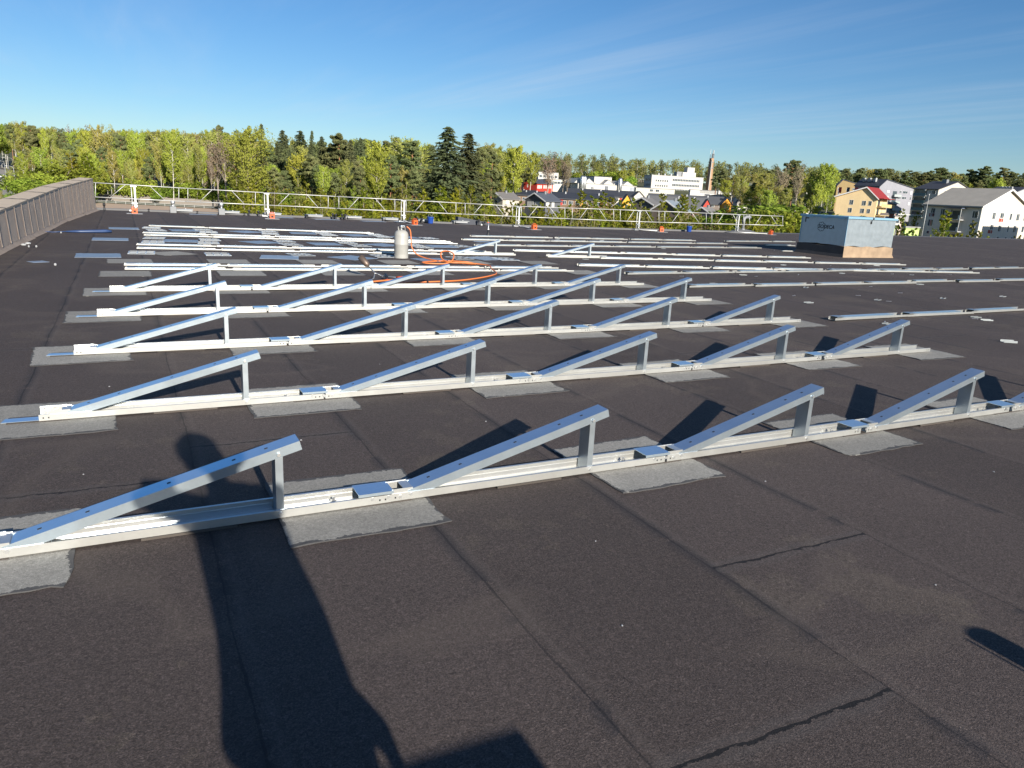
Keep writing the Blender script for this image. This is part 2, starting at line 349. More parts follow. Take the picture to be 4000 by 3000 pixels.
M['lf_twig'] = leaf_mat('spring_twig', (.20,.155,.10), (.28,.22,.15), .15, .2)
# ================================================================== the roof
EDGE = [(-2.6,37.6),(-1,36.9),(2,36.4),(5,35.7),(8,34.9),(10.5,34.3),(13.4,33.4),(16,32.7),(20,32.4),(24,32.4),(31,32.7),(40,33.5),(50,34.1),(62,34.5),(80,35)]
def edge_n(d):
    for (a, na), (b, nb) in zip(EDGE, EDGE[1:]):
        if a <= d <= b: return na+(nb-na)*(d-a)/(b-a)
    return EDGE[0][1] if d < EDGE[0][0] else EDGE[-1][1]
roof_poly = [W(-3.6,-12), W(80,-12)] + [W(d,n) for d, n in reversed(EDGE)] + [W(-2.9,30), W(-2.95,20)]
mb = MB().prism([(p.x,p.y) for p in roof_poly], -8.2, 0.0)
tag(mb.build('roof', M['felt']), kind='structure')
mb = MB()
for (a, na), (b, nb) in zip(EDGE, EDGE[1:]):
    P = [W(a,na-.02), W(b,nb-.02), W(b,nb+.32), W(a,na+.32)]
    mb.mat(0 if a < 30 else 1).prism([(p.x,p.y) for p in P], -.5, .075 if a < 30 else .03)
tag(mb.build('roof_edge_kerb', [M['kerb'], M['navy']]), 'low grey felt kerb along the far edge of the roof', 'kerb')

# parapet wall on the left, clad in vertical felt strips
PA = [(-3.35, -11.9, .42), (-2.75, 8.0, .55), (-2.19, 17.3, .74), (-1.74, 27.8, 1.05), (-1.07, 36.2, 1.29)]
pw = empty('parapet_wall', W(-2.2,17.3), 0, 'brown felt-clad parapet wall along the left side of the roof', 'parapet')
inv = Matrix.Translation(-pw.location)
mb = MB(); cap = MB(); lap = MB(); kap = MB(); cant = MB()
def pl(i0, t):
    a, b = PA[i0], PA[i0+1]; return [a[j]+(b[j]-a[j])*t for j in range(3)]
for i in range(4):
    a, b = PA[i], PA[i+1]
    for k in range(6):
        p, q = pl(i, k/6), pl(i, (k+1)/6)
        vs = []
        for s in (p, q):
            jz = .006*math.sin(s[1]*3.1)
            vs += [W(s[0]+.02,s[1],0), W(s[0]-.02,s[1],s[2]-.03+jz), W(s[0]-.48,s[1],s[2]-.03+jz), W(s[0]-.48,s[1],-8)]
        mb.add([inv @ v for v in vs], [(0,1,5,4),(1,2,6,5),(2,3,7,6)] + ([(4,5,6,7)] if (i == 3 and k == 5) else []))
        vs = []
        for s in (p, q):
            vs += [W(s[0]-.012,s[1],s[2]-.035), W(s[0]-.012,s[1],s[2]), W(s[0]-.5,s[1],s[2]+.01), W(s[0]-.5,s[1],s[2]-.1)]
        cap.add([inv @ v for v in vs], [(0,1,5,4),(1,2,6,5),(2,3,7,6)] + ([(4,5,6,7)] if (i == 3 and k == 5) else []))
        vs = []
        for s in (p, q):
            j = random.uniform(-.03,.03)
            vs += [W(s[0]+.13+j,s[1],.006), W(s[0]+.06,s[1],.03), W(s[0]+.022,s[1],.085+j)]
        cant.add([inv @ v for v in vs], [(0,1,4,3),(1,2,5,4)])
o = mb.build('wall', M['parapet'], pw); cap.build('coping', M['parapet_cap'], pw); cant.build('cant_strip', M['lapfelt'], pw, smooth=True)
n_ = -11.5; c = 0
while n_ < 36.1:
    i = 0 if n_ < 8 else 1 if n_ < 17.3 else 2 if n_ < 27.8 else 3
    s = pl(i, (n_-PA[i][1])/(PA[i+1][1]-PA[i][1]))
    lm = MB(); w = .05
    z1 = s[2]-.04
    pts = [(z1*k/6, random.uniform(-.022,.022)) for k in range(7)]
    for (za, ja), (zb, jb) in zip(pts, pts[1:]):
        fa = .02-.04*za/max(z1,.1); fb = .02-.04*zb/max(z1,.1)
        vs = [W(s[0]+f+h,s[1]+j+y,z) for z, f, j in ((max(za,.08),fa,ja),(max(zb,.08),fb,jb)) for y, h in ((-w,.004),(w*.1,.016),(w*.2,.016),(w*.55,.001))]
        lm.mat(0).add([inv @ v for v in vs], [(0,1,5,4),(1,2,6,5)]); lm.mat(1).add([inv @ v for v in vs], [(2,3,7,6)])
    lm.build('felt_lap', [M['parapet'], M['bitumen']], pw)
    if c % 3 == 0:
        jm = MB(); a_ = W(s[0]+.004,s[1],s[2]+.004); b_ = W(s[0]-.49,s[1]+random.uniform(-.06,.06),s[2]+.012)
        jm.tube([inv @ (a_+(b_-a_)*t+Vector((0,0,.004))+D*0+N*random.uniform(-.012,.012)) for t in (0,.2,.4,.6,.8,1)], [.007,.012,.006,.011,.005,.003], 5)
        jm.build('coping_joint', M['bitumen'], pw)
    n_ += 1.0+random.uniform(-.12,.12); c += 1

# ================================================================== triangular frames
ORD = ['first','second','third','fourth','fifth','sixth','seventh','eighth','ninth','tenth','eleventh','twelfth']
LR, HE, WD = 1.227, .400, .118
def rail_mesh(x0, x1, far_cut=0.0, slots=True):
    mb = MB(); t = .0035; z0 = .014
    mb.box(x0, x1, 0, WD, z0, z0+t)
    mb.box(x0, x1, -t, 0, z0, z0+.040)
    mb.box(x0, x1, .0, .010, z0+.037, z0+.040)
    mb.box(x0, x1-far_cut, WD, WD+t, z0, z0+.060)
    mb.box(x0, x1-far_cut, WD-.012, WD, z0+.057, z0+.060)
    mb.box(x0, x1-far_cut, WD-.0045, WD, z0+.030, z0+.034)
    if slots:
        mb.mat(1); x = x0+.12
        while x < x1-.14:
            mb.box(x, x+.072, .022, .033, z0+t, z0+t+.0012); x += .107
        for x in (x0+.025, x0+.055, x1-.03, x1-.06):
            mb.lathe([(.006,0),(.006,.001)], (0,0,0), 8) if False else mb.box(x-.004, x+.004, -t-.0012, -t, z0+.014, z0+.023)
        mb.mat(0)
    return mb
SL = math.atan2(HE-.066, LR)
def along(x, z):   # a point of the rafter: x along it from the hinge, z down from its top face
    return (x*math.cos(SL)+z*math.sin(SL)*0+0.0, .062+x*math.sin(SL)+z)
def rafter_mesh():
    mb = MB(); L = LR/math.cos(SL); c, s = math.cos(SL), math.sin(SL); t = .0035; w = WD-.014
    Mx = Matrix.Translation((0,.004,.062)) @ Matrix.Rotation(-SL, 4, 'Y')
    mb.box(0, L, 0, w, -t, 0, Mx)
    mb.box(0.0, L, -t, 0, -.046, 0, Mx); mb.box(0.0, L, w, w+t, -.046, 0, Mx)
    mb.box(.02, L, 0, .012, -.046, -.043, Mx); mb.box(.02, L, w-.012, w, -.046, -.043, Mx)
    mb.mat(1)
    for f in (.11,.26,.53,.76,.88):
        mb.box(f*L-.008, f*L+.008, w*.5-.006, w*.5+.006, .0, .0012, Mx)
    return mb
def post_mesh():
    mb = MB(); t = .0035; x = 1.112; zt = .062+x*math.tan(SL)-.010; w = WD-.022
    mb.box(x, x+t, .008, .008+w, .019, zt)
    mb.box(x, x+.036, .008-t, .008, .019, zt+.0); mb.box(x, x+.036, .008+w, .008+w+t, .019, zt)
    mb.box(x+.033, x+.036, .008, .018, .03, zt); 
    return mb
def bolt_mesh(p):
    mb = MB(); x, z = p
    mb.add([(x+r*math.cos(PI*k/3), y, z+r*math.sin(PI*k/3)) for y, r in ((-.0035,.0105),(-.010,.0095)) for k in range(6)],
           [(0,1,2,3,4,5),(11,10,9,8,7,6)]+[(k,(k+1)%6,6+(k+1)%6,6+k) for k in range(6)])
    return mb
ME = {}
ME['rail'] = rail_mesh(-.092, 1.684).mesh('base_rail', [M['galv'], M['slot']])
ME['rail_first'] = rail_mesh(-.15, 1.684).mesh('base_rail', [M['galv'], M['slot']])
ME['rail_last'] = rail_mesh(-.092, 1.69, .085).mesh('base_rail', [M['galv'], M['slot']])
ME['rafter'] = rafter_mesh().mesh('rafter', [M['galv_rafter'], M['slot']])
ME['post'] = post_mesh().mesh('post', M['galv_dull'])
mb = MB(); t = .0035
mb.box(-.262, -.078, -.006, WD+.006, .072, .0755); mb.box(-.262, -.078, -.0095, -.006, .060, .0755); mb.box(-.262, -.078, WD+.0075, WD+.011, .022, .0755)
ME['cover'] = mb.mesh('splice_cover', M['galv_rafter'])
mb = MB()
for y in (0, WD-.006): mb.box(-.085, .03, y+.001, y+.004, .02, .078)
mb.box(-.02, .03, .004, WD-.005, .0715, .075)
ME['hinge'] = mb.mesh('hinge_bracket', M['galv'])
mb = MB(); mb.prism([(-.36,.012),(-.345,.100),(-.15,.100),(-.15,.012)], .012, .0155)
ME['tongue'] = mb.mesh('end_plate', M['galv_rafter'])
mb = MB(); mb.box(-.15, .005, WD-.004, WD+.006, .018, .082); mb.mat(1)
for x in (-.125, -.02): mb.box(x-.005, x+.005, WD-.0052, WD-.004, .066, .074)
ME['endbr'] = mb.mesh('end_bracket', [M['galv'], M['slot']])
for kx, p in {'b_hinge':(.018,.043), 'b_top':(1.128,.338), 'b_base':(1.130,.036), 'b_c1':(-.19,.043), 'b_c2':(-.105,.043), 'b_c3':(-.04,.036)}.items():
    ME[kx] = bolt_mesh(p).mesh('bolt', M['bolt'])
mb = MB().lathe([(.013,0),(.013,.006),(.007,.007),(.007,.03),(.002,.032)], (-.37,.075,.0175), 8); mb.box(-.385,-.355,.072,.078,.026,.036)
ME['anchor'] = mb.mesh('anchor_bolt', M['bolt'])
mb = MB(); mb.box(.52, .93, -.012, WD+.012, .002, .013); ME['pad'] = mb.mesh('rubber_pad', M['rubber'])
mb = MB(); mb.box(-.33, .02, -.008, WD+.01, .0085, .0135); ME['pad2'] = mb.mesh('rubber_pad', M['rubber'])
def part(par, me):
    o = link(bpy.data.objects.new(me.name, me)); o.parent = par; return o
def frame(s, n, label, group, first=False, last=False, az=AZ, cover=True):
    t = empty('triangular_frame', W(s, n), az, label, 'mounting frame', group)
    part(t, ME['rail_first'] if first else ME['rail_last'] if last else ME['rail'])
    part(t, ME['rafter']); part(t, ME['post']); part(t, ME['hinge']); part(t, ME['pad']); part(t, ME['pad2'])
    for k in ('b_hinge','b_top','b_base'): part(t, ME[k])
    if first: part(t, ME['tongue']); part(t, ME['endbr'])
    elif cover:
        part(t, ME['cover']); part(t, ME['anchor'])
        for k in ('b_c1','b_c2','b_c3'): part(t, ME[k])
    return t
ROWN = [3.4583, 5.4644, 7.4697, 9.4781, 11.4893]
ROWS = [[-.5576,1.2175,3.0118,4.8497,6.6691],[-.4398,1.3501,3.1073,4.9012,6.7228],[-.3406,1.4569,3.2221,4.9742,6.7710],[-.2107,1.5888,3.3723,5.1278,6.8917],[-.1090,1.6947,3.4833,5.2262,7.0033]]
ROWNAME = ['row nearest the camera','second row from the camera','third row from the camera','fourth row from the camera','fifth row, before the torch']
for r in range(5):
    for j in range(5):
        lab = 'raised triangular frame, %s from left in the %s' % (ORD[j], ROWNAME[r])
        if r == 0 and j == 0: lab = 'raised triangular frame crossed by the photographer\'s shadow'
        frame(ROWS[r][j], ROWN[r], lab, 'raised triangular frames in five rows', j == 0, j == 4 and r > 0, AZ+random.uniform(-.002,.002))
frame(8.445, ROWN[0], 'raised triangular frame cut off by the right edge, nearest row', 'raised triangular frames in five rows')
frame(7.26, 17.42, 'small raised steel frame standing alone right of the gas bottle', 'single raised frames in the far rows', cover=False, az=AZ-.05)
frame(9.76, 16.92, 'small raised steel frame at the left end of a loose row at right', 'single raised frames in the far rows', cover=False, az=AZ-.1)

# grey felt patches below the joints, each torn and turned a little
def patch_mesh(sx, sy, seed):
    rr = random.Random(seed); pts = []
    cs = [(-sx,-sy),(sx,-sy),(sx,sy),(-sx,sy)]
    for i in range(4):
        a, b = cs[i], cs[(i+1)%4]; m = 11
        for k in range(m):
            t_ = k/m; j = rr.uniform(-.007,.007) if k else rr.uniform(-.018,.018)
            px_, py_ = a[0]+(b[0]-a[0])*t_, a[1]+(b[1]-a[1])*t_
            pts.append((px_+(j if i in (1,3) else 0)+(rr.uniform(-.012,.012) if not k else 0), py_+(j if i in (0,2) else (j if not k else 0))))
    mb = MB(); n = len(pts); lift = [(.005+.008*max(0,rr.random()-.55) if (k % 11) in (0,1,10) else .0045+.0015*rr.random()) for k in range(n)]
    inn = [(p[0]*.9, p[1]*.9) for p in pts]
    vs = [(p[0],p[1],0) for p in pts]+[(p[0],p[1],z) for p, z in zip(pts, lift)]+[(p[0],p[1],.0055) for p in inn]
    return mb.add(vs, [(i,(i+1)%n,n+(i+1)%n,n+i) for i in range(n)]+[(n+i,n+(i+1)%n,2*n+(i+1)%n,2*n+i) for i in range(n)]+[tuple(range(2*n,3*n))])
PM = [patch_mesh(.385, .393, 100+i).mesh('felt_patch', M['patch']) for i in range(7)]
BM_ = [patch_mesh(.39, .40, 200+i).mesh('felt_piece', M['film']) for i in range(4)]
npatch = 0
def patch(d, n, label, group, film=False, rot=0.0, z=.0015, sx=1, sy=1):
    global npatch; npatch += 1
    me = (BM_ if film else PM)[npatch % (4 if film else 7)]
    o = link(bpy.data.objects.new('felt_patch', me)); o.location = W(d, n, z); o.rotation_euler = (0,0,AZ+rot+random.uniform(-.03,.03)); o.scale = (sx,sy,1)
    return tag(o, label, 'felt patch', group)
for r in range(5):
    hs = ROWS[r]+([8.445] if r == 0 else [ROWS[r][4]+1.775])
    for j, h in enumerate(hs):
        d = h-.27 if j else h-.09+(.0 if r else -.03)
        patch(d, ROWN[r]+.078, 'grey felt patch under the %s of the %s' % (('left end' if j == 0 else ORD[j-1]+' joint' if j < 5 else 'right end' if r else 'fifth joint'), ROWNAME[r]), 'grey felt patches under the raised frames', rot=random.uniform(-.02,.02))
for k in range(6):
    patch(-.06+1.735*k+(.05 if k else 0), 13.67, 'bare grey felt patch, %s in the line just behind the fifth frame row' % ORD[k], 'bare grey felt patches in two lines')
    patch(.02+1.73*k, 15.66, 'bare grey felt patch, %s from left in the line before the gas bottle' % ORD[k], 'bare grey felt patches in two lines')
patch(.80, 17.25, 'grey felt patch half over a slotted plate, left of the loose rails', 'bare grey felt patches in two lines', rot=.5)
for i, (d, n) in enumerate([(-.52,16.72),(-.36,20.85),(-.06,25.0)]):
    patch(d, n, 'bluish felt sheet beside the parapet, %s of three from the camera' % ORD[i], 'bluish felt sheets near the parapet', True)
BL = {'nearest line, by the gas bottle':[(2.88,16.56),(4.45,16.54),(6.21,16.14),(7.75,16.6)], 'middle line between the loose rails':[(1.2,20.63),(3.1,20.57),(4.71,20.31),(6.3,20.24),(7.95,20.05)], 'farthest line behind the loose rails':[(1.54,24.64),(3.28,24.58),(4.98,24.46),(6.55,23.96),(8.04,23.47)]}
for nm, L in BL.items():
    for i, (d, n) in enumerate(L):
        patch(d, n, 'bluish felt piece, %s from left in the %s' % (ORD[i], nm), 'bluish felt pieces among the loose rails', True, rot=random.uniform(.2,.6) if i % 2 else random.uniform(-.2,.2), z=.004)
for i, (d, n, l) in enumerate([(6.1,34.7,'left of the first black pipe group'),(8.0,34.1,'in front of the first black pipe group'),(10.0,33.6,'right of the first black pipe group'),(3.0,35.4,'beside the tall box vent')]):
    patch(d, n, 'pale bluish felt strip near the roof edge %s' % l, 'pale felt strips near the roof edge', True, sx=1.4, sy=.6)
patch(11.2, 33.3, 'lifted bluish felt sheet beside the third guardrail post', 'pale felt strips near the roof edge', True, sx=.8, sy=.8, z=.03)
o = patch(-1.42, 15.5, 'torn scrap of bluish felt film lying near the parapet', None, True, sx=.33, sy=.3, rot=.5)
o = patch(10.2, 22.2, 'thin bluish felt piece beside the left end of a far loose row', None, True, sx=.7, sy=.5)

# slotted plates
def grid_mesh():
    mb = MB(); a, b, h, w = .25, .31, .007, .026
    for y in (-b, b-w): mb.box(-a, a, y, y+w, 0, h)
    for x in (-a, a-w): mb.box(x, x+w, -b+w, b-w, 0, h)
    mb.box(-a+w, a-w, -.03, .03, 0, h)
    for x in (-.08, .08): mb.box(x-.010, x+.010, .03, b-w, 0, h*.95); mb.box(x-.010, x+.010, -b+w, -.03, 0, h*.95)
    return mb.mesh('slotted_plate', M['grid'])
GM = grid_mesh()
GR = {'line nearest the gas bottle':[(.25,17.28),(1.69,17.07),(3.43,17.15),(5.29,16.97),(7.05,16.61),(8.18,16.4)],
 'second line from the gas bottle':[(.56,20.15),(1.79,20.1),(3.74,19.96),(5.53,19.88),(7.23,19.68)], 'middle line between the rail pairs':[(.63,21.38),(1.91,21.09),(3.78,21.02),(5.43,20.87),(7.24,20.52),(8.6,20.2)],
 'fourth line, near the far rails':[(.77,24.4),(2.16,24.04),(3.89,23.88),(5.65,23.86),(7.31,23.55),(8.76,23.24)], 'farthest line behind all rails':[(.69,25.5),(2.08,25.1),(4.0,24.93),(5.65,24.79),(7.32,24.48)]}
for nm, L in GR.items():
    for i, (d, n) in enumerate(L):
        o = link(bpy.data.objects.new('slotted_plate', GM)); o.location = W(d,n,.012 if (d,n)==(.25,17.28) else .008); o.rotation_euler = (0,0,AZ+random.uniform(-.12,.12))
        tag(o, 'pale slotted base plate, %s from left in the %s' % (ORD[i], nm), 'base plate', 'slotted base plates among the loose rails')

# folded frames lying in rows
ME['f_rail'] = rail_mesh(0, 1.74, .12, False).mesh('base_rail', [M['galv'], M['slot']])
mb = MB(); mb.box(.16, 1.36, .010, WD-.008, .070, .0735); mb.box(.16, 1.36, .006, .010, .032, .0735); mb.box(.16, 1.36, WD-.008, WD-.004, .032, .0735)
mb.prism([(1.36,.012),(1.47,.05),(1.47,WD-.05),(1.36,WD-.010)], .062, .066)
ME['f_rafter'] = mb.mesh('rafter', M['galv_rafter'])
mb = MB(); mb.box(.95, 1.26, .02, WD-.02, .024, .031); mb.box(.95,1.26,.02,.023,.031,.055); ME['f_post'] = mb.mesh('post', M['galv_dull'])
mb = MB(); mb.box(.035, .20, -.004, WD+.006, .0765, .080); mb.box(.035,.20,-.0075,-.004,.066,.080); mb.box(.035,.20,WD+.006,WD+.010,.03,.080)
ME['f_cover'] = mb.mesh('splice_cover', M['galv_dull'])
def folded_row(a, b, cnt, desc, group, skip=(), straight=False):
    A, B = Vector(a), Vector(b); L = (B-A).length; st = (L-1.74)/(cnt-1) if cnt > 1 else 0
    ang = math.atan2(B.y-A.y, B.x-A.x)
    for i in range(cnt):
        if i in skip: continue
        p = A+(B-A)*(st*i/L); j = (0,0) if straight else (random.uniform(-.07,.07), random.uniform(-.05,.05))
        t = empty('folded_frame', W(p.x+j[0], p.y+j[1], .0 if i % 2 or st > 1.745 else .004), AZ+ang+(random.uniform(-.002,.002) if straight else random.uniform(-.022,.022)),
                  'flat steel frame, %s in the %s' % (ORD[i], desc), 'folded frame', group)
        for k in ('f_rail','f_rafter','f_post'): part(t, ME[k])
        if random.random() < (.5 if straight else .85): part(t, ME['f_cover'])
        t.scale = (min(1,st/1.75) if st else 1,1,.58 if straight else .80)
LG, RG = 'folded frames in loose rail lines at left', 'folded frames in loose rows at right'
folded_row((-.08,14.83),(8.5,14.31),5,'rear line of the pair by the torch',LG,straight=True)
folded_row((-.07,14.19),(8.55,13.76),5,'front line of the pair by the torch',LG,straight=True)
folded_row((.18,19.15),(8.68,18.14),5,'rear line of the pair passing behind the gas bottle',LG,straight=True)
folded_row((.17,18.21),(8.71,17.28),5,'front line of the pair passing behind the gas bottle',LG,(4,),True)
folded_row((.39,23.05),(8.93,21.68),5,'rear line of the pair above the gas bottle',LG,straight=True)
folded_row((.40,22.18),(8.86,20.9),5,'front line of the pair above the gas bottle',LG,straight=True)
folded_row((.63,26.21),(7.46,24.96),4,'single farthest line at left',LG,straight=True)
RR = [((9.17,7.48),(19.5,7.6),6),((9.39,11.03),(23.2,11.5),8),((9.46,13.17),(26.2,14.26),10),((9.32,14.85),(21.63,12.99),7),((9.44,16.86),(21.4,15.1),7),((9.62,18.62),(19.53,17.13),6),((9.09,20.31),(21.21,21.01),7),((9.69,22.56),(21.32,22.87),7),((10.71,24.27),(21.02,24.48),6)]
RD = ['loose row at right nearest the camera','second loose row at right','third loose row at right','fourth loose row at right','loose row behind the small raised frame at right','sixth loose row at right','seventh loose row at right','eighth loose row at right','farthest loose row at right']
for i, (a, b, c) in enumerate(RR):
    folded_row(a, b, c, RD[i], RG, (0,) if i == 4 else ())
folded_row((22.6,24.48),(27.5,25.08),3,'short far line left of the ventilation box',RG)
folded_row((22.9,22.56),(24.6,22.6),1,'short line touching the ventilation box',RG)

# loose brackets and bolts beside the rows
mb = MB(); mb.box(-.10,.10,-.04,.04,0,.003); mb.box(-.10,.10,.04,.043,0,.035); mb.box(-.10,.10,-.043,-.04,0,.035); BRK = mb.mesh('steel_bracket', M['zinc'])
mb = MB().tube([(-.06,0,.008),(.05,0,.008)], .006, 6); mb.tube([(.05,0,.009),(.062,0,.009)], .013, 6); BLT = mb.mesh('loose_bolt', M['bolt'])
deb = [(16.22,15.2),(17.91,15.05),(19.95,15.1),(14.42,13.01),(16.2,13.22),(17.93,13.07),(18.34,12.8),(20.1,12.9),(12.33,10.88),(14.26,10.86),(16.19,11.05),(10.91,9.88),(10.4,9.07),(12.44,9.71),(12.26,9.14),(12.35,8.98),(14.13,9.12),(13.92,9.9),(16.09,9.12),(9.96,7.25),(9.82,7.1),(10.0,7.1),(12.18,7.25),(11.99,7.15),(12.06,7.0),(13.56,7.2),(14.1,24.05),(12.52,22.4),(15.88,23.8),(10.35,18.1),(12.27,18.5),(14.29,18.6),(10.55,16.5),(12.01,16.6),(12.42,16.5),(12.28,14.3),(14.15,14.05),(10.73,12.87),(12.64,13.0),(12.79,12.75),(10.51,11.6),(14.27,20.2),(16.04,20.3),(18.01,20.5),(21.76,20.3),(21.2,20.4)]
nr = {}
for i, (d, n) in enumerate(deb):
    isb = i % 2 == 0
    o = link(bpy.data.objects.new('steel_bracket' if isb else 'loose_bolt', BRK if isb else BLT))
    o.location = W(d, n, .002); o.rotation_euler = (0,0,AZ+random.uniform(-.5,.5)); o.scale = (.8,.8,.55)
    row = min(range(9), key=lambda q: abs((RR[q][0][1]+RR[q][1][1])/2-n)); key = (row, isb); nr[key] = nr.get(key, 0)+1
    tag(o, ('small loose steel bracket lying beside the ' if isb else 'loose zinc bolt lying beside the ')+RD[row], 'bracket' if isb else 'bolt', 'loose pieces beside the %s (%s)' % (RD[row], 'brackets' if isb else 'bolts'))
o = link(bpy.data.objects.new('steel_bracket', BRK)); o.location = W(10.3,5.64,.002); o.rotation_euler = (0,0,AZ-.55); o.scale = (.85,1.1,.8)
tag(o, 'loose U-shaped steel bracket lying alone on the felt at right', 'bracket')
mb = MB(); mb.box(-.35,.35,-.05,.05,0,.02); mb.box(-.3,.42,-.02,.05,.02,.03); o = mb.build('offcut_stack', M['galv'], loc=W(21.55,20.0,.0), rz=AZ-.1)
tag(o, 'pile of loose steel offcuts in the shade of the ventilation box', 'offcuts')

# scraps by the parapet
mb = MB(); mb.tube([(-.55,0,.03),(-.2,.02,.035),(.35,.06,.05),(.5,.08,.045)], [.02,(.05,.04),(.06,.045),.03], 8); mb.tube([(-.55,0,.03),(-.85,-.02,.01),(-1.1,.1,.02),(-1.2,.22,.15)], .012, 6)
o = mb.build('rolled_tarp', M['tarp'], smooth=True, loc=W(-.85,22.9), rz=AZ-.45+.5); tag(o, 'rolled dark blue tarp with a black strap lying by the parapet', 'tarp')
for i, (d, n) in enumerate([(-1.95,18.8),(-1.9,19.15),(-1.82,18.4),(-1.69,18.42),(-1.12,14.9),(-1.5,22.6)]):
    mb = MB(); mb.ell((0,0,.02),(.06 if i < 2 else .022,.04 if i < 2 else .018,.025),8,5); o = mb.build('rubble_scrap', M['lgrey'], loc=W(d,n,0), rz=i)
    tag(o, 'larger pale rubble scrap by the parapet foot' if i < 2 else 'tiny pale rubble crumb on the felt by the parapet', 'rubble', 'pale rubble by the parapet (%s)' % ('lumps' if i < 2 else 'crumbs'))
for i, (d, n) in enumerate([(.3,1.55),(1.9,2.7),(3.1,1.78),(2.2,4.6),(4.9,2.6),(.9,4.6),(5.4,4.4),(3.3,3.0),(-.3,4.4),(2.0,6.5),(-.2,6.3),(1.6,2.05)]):
    mb = MB(); mb.ell((0,0,.003),(random.uniform(.004,.009),.004,.003),6,4); o = mb.build('stone_chip', M['lgrey'], loc=W(d,n,0), rz=i*1.3)
    tag(o, 'tiny pale stone chip lying on the dark roof felt', 'stone chip', 'pale stone chips on the felt')
# ================================================================== gas bottle, hose, torch
bt = empty('gas_bottle', W(5.62,16.66), AZ, 'grey steel gas bottle standing among the loose rails', 'gas bottle')
r0 = .162
M['card'] = simple('cardboard', (.35,.24,.14), .85)
MB().lathe([(r0*.9,.035),(r0,.075),(r0,.30),(r0*1.012,.303),(r0*1.012,.322),(r0,.325),(r0,.50),(r0*.97,.545),(r0*.84,.59),(r0*.6,.622),(r0*.3,.637)], seg=28).build('body', M['bottle'], bt, smooth=True)
mb = MB(); sg = 28
for k in range(sg):   # foot ring with openings
    a0, a1 = 2*PI*k/sg, 2*PI*(k+1)/sg; zt = .062 if k % 7 in (2,3) else .085
    mb.add([(r*math.cos(a), r*math.sin(a), z) for r in (r0*1.01,r0*.96) for a in (a0,a1) for z in (0,zt)], [(0,2,3,1),(4,5,7,6),(1,3,7,5),(0,4,6,2)])
mb.build('foot_ring', M['bottle'], bt)
mb = MB()
for a0 in (1.9, 4.3):
    mb.tube([(r0*.55*math.cos(a0),r0*.55*math.sin(a0),.60),(r0*.58*math.cos(a0),r0*.58*math.sin(a0),.685),(r0*.5*math.cos(a0+.5),r0*.5*math.sin(a0+.5),.70),(r0*.5*math.cos(a0+1.3),r0*.5*math.sin(a0+1.3),.70),(r0*.55*math.cos(a0+1.7),r0*.55*math.sin(a0+1.7),.60)], .009, 7)
mb.build('handle', M['bottle'], bt, smooth=True)
MB().lathe([(.025,.63),(.025,.66),(.018,.665),(.018,.70)], seg=12).build('valve', M['bolt'], bt)
mb = MB().lathe([(.034,.70),(.036,.715),(.03,.735),(.02,.745)], seg=14); mb.tube([(0,0,.72),(.05,-.01,.725),(.075,-.015,.715)], .012, 8); mb.build('regulator', M['galv_dull'], bt)
MB().lathe([(.016,.745),(.020,.75),(.020,.79),(.012,.795)], seg=10).build('regulator_knob', M['black'], bt)
hz = [W(5.62,16.66,.715)+D*.075-N*.015]
ctrl = [W(5.73,16.62,.715),W(5.80,16.58,.64),W(5.80,16.5,.45),W(5.82,16.5,.26),W(5.92,16.4,.10),W(6.1,16.1,.03),W(6.25,15.75,.02),W(6.34,15.5,.02)]
loop = [W(6.62,15.3,.02),W(6.75,15.0,.02),W(6.55,14.9,.085),W(6.15,15.1,.09),W(5.75,15.05,.085),W(5.45,14.8,.09),W(5.5,14.62,.09),W(5.85,14.55,.09),W(6.05,14.62,.15),W(6.15,14.8,.27),W(6.08,15.0,.31),W(5.95,15.0,.28),W(5.92,14.85,.15),W(6.05,14.68,.10),W(6.35,14.62,.10),W(6.6,14.5,.09),W(6.72,14.2,.085),W(6.62,13.9,.06),W(6.55,13.5,.018),W(6.3,13.15,.015),W(5.85,12.75,.014),W(5.3,12.4,.014),W(4.75,12.25,.014),W(4.3,12.2,.014),W(3.98,12.0,.014),W(3.72,11.9,.014),W(3.5,12.0,.014),W(3.52,12.12,.03),W(3.9,12.22,.05),W(4.25,12.32,.05)]
def spline(P, k=6):
    out = []
    for i in range(len(P)-1):
        a, b, c_, d_ = P[max(i-1,0)], P[i], P[i+1], P[min(i+2,len(P)-1)]
        for q in range(k):
            t = q/k; out.append(.5*((2*b)+(-a+c_)*t+(2*a-5*b+4*c_-d_)*t*t+(-a+3*b-3*c_+d_)*t**3))
    return out+[P[-1]]
MBh = MB().tube(spline(ctrl+loop), .0135, 8)
tag(MBh.build('gas_hose', M['hose'], smooth=True), 'orange gas hose looping from the bottle down to the torch', 'hose')
tc = empty('gas_torch', W(3.95,12.62), AZ, 'roofing gas torch with burnt burner cup lying on the felt', 'torch')
def RL(d, n, z): return (d-3.95, n-12.62, z)
b0, b1 = Vector(RL(3.78,12.98,.20)), Vector(RL(3.66,13.08,.36))
MB().tube([b0, b0+(b1-b0)*.15, b0+(b1-b0)*.3, b1], [.02,.05,.055,.058], 14, cap=True).build('burner_cup', M['brown_cyl'], tc, smooth=True)
MB().tube([b0, RL(3.86,12.86,.10), RL(3.96,12.74,.06), RL(4.10,12.62,.055), RL(4.25,12.5,.05)], .011, 8).build('lance', M['bolt'], tc, smooth=True)
MB().tube([RL(3.86,12.86,.10), RL(3.80,12.72,.03), RL(3.72,12.62,.005)], .008, 6).build('support_leg', M['bolt'], tc)
MB().tube([RL(4.0,12.70,.085), RL(3.98,12.55,.06), RL(3.93,12.38,.03)], [.026,.03,.022], 10).build('grip', M['black'], tc, smooth=True)
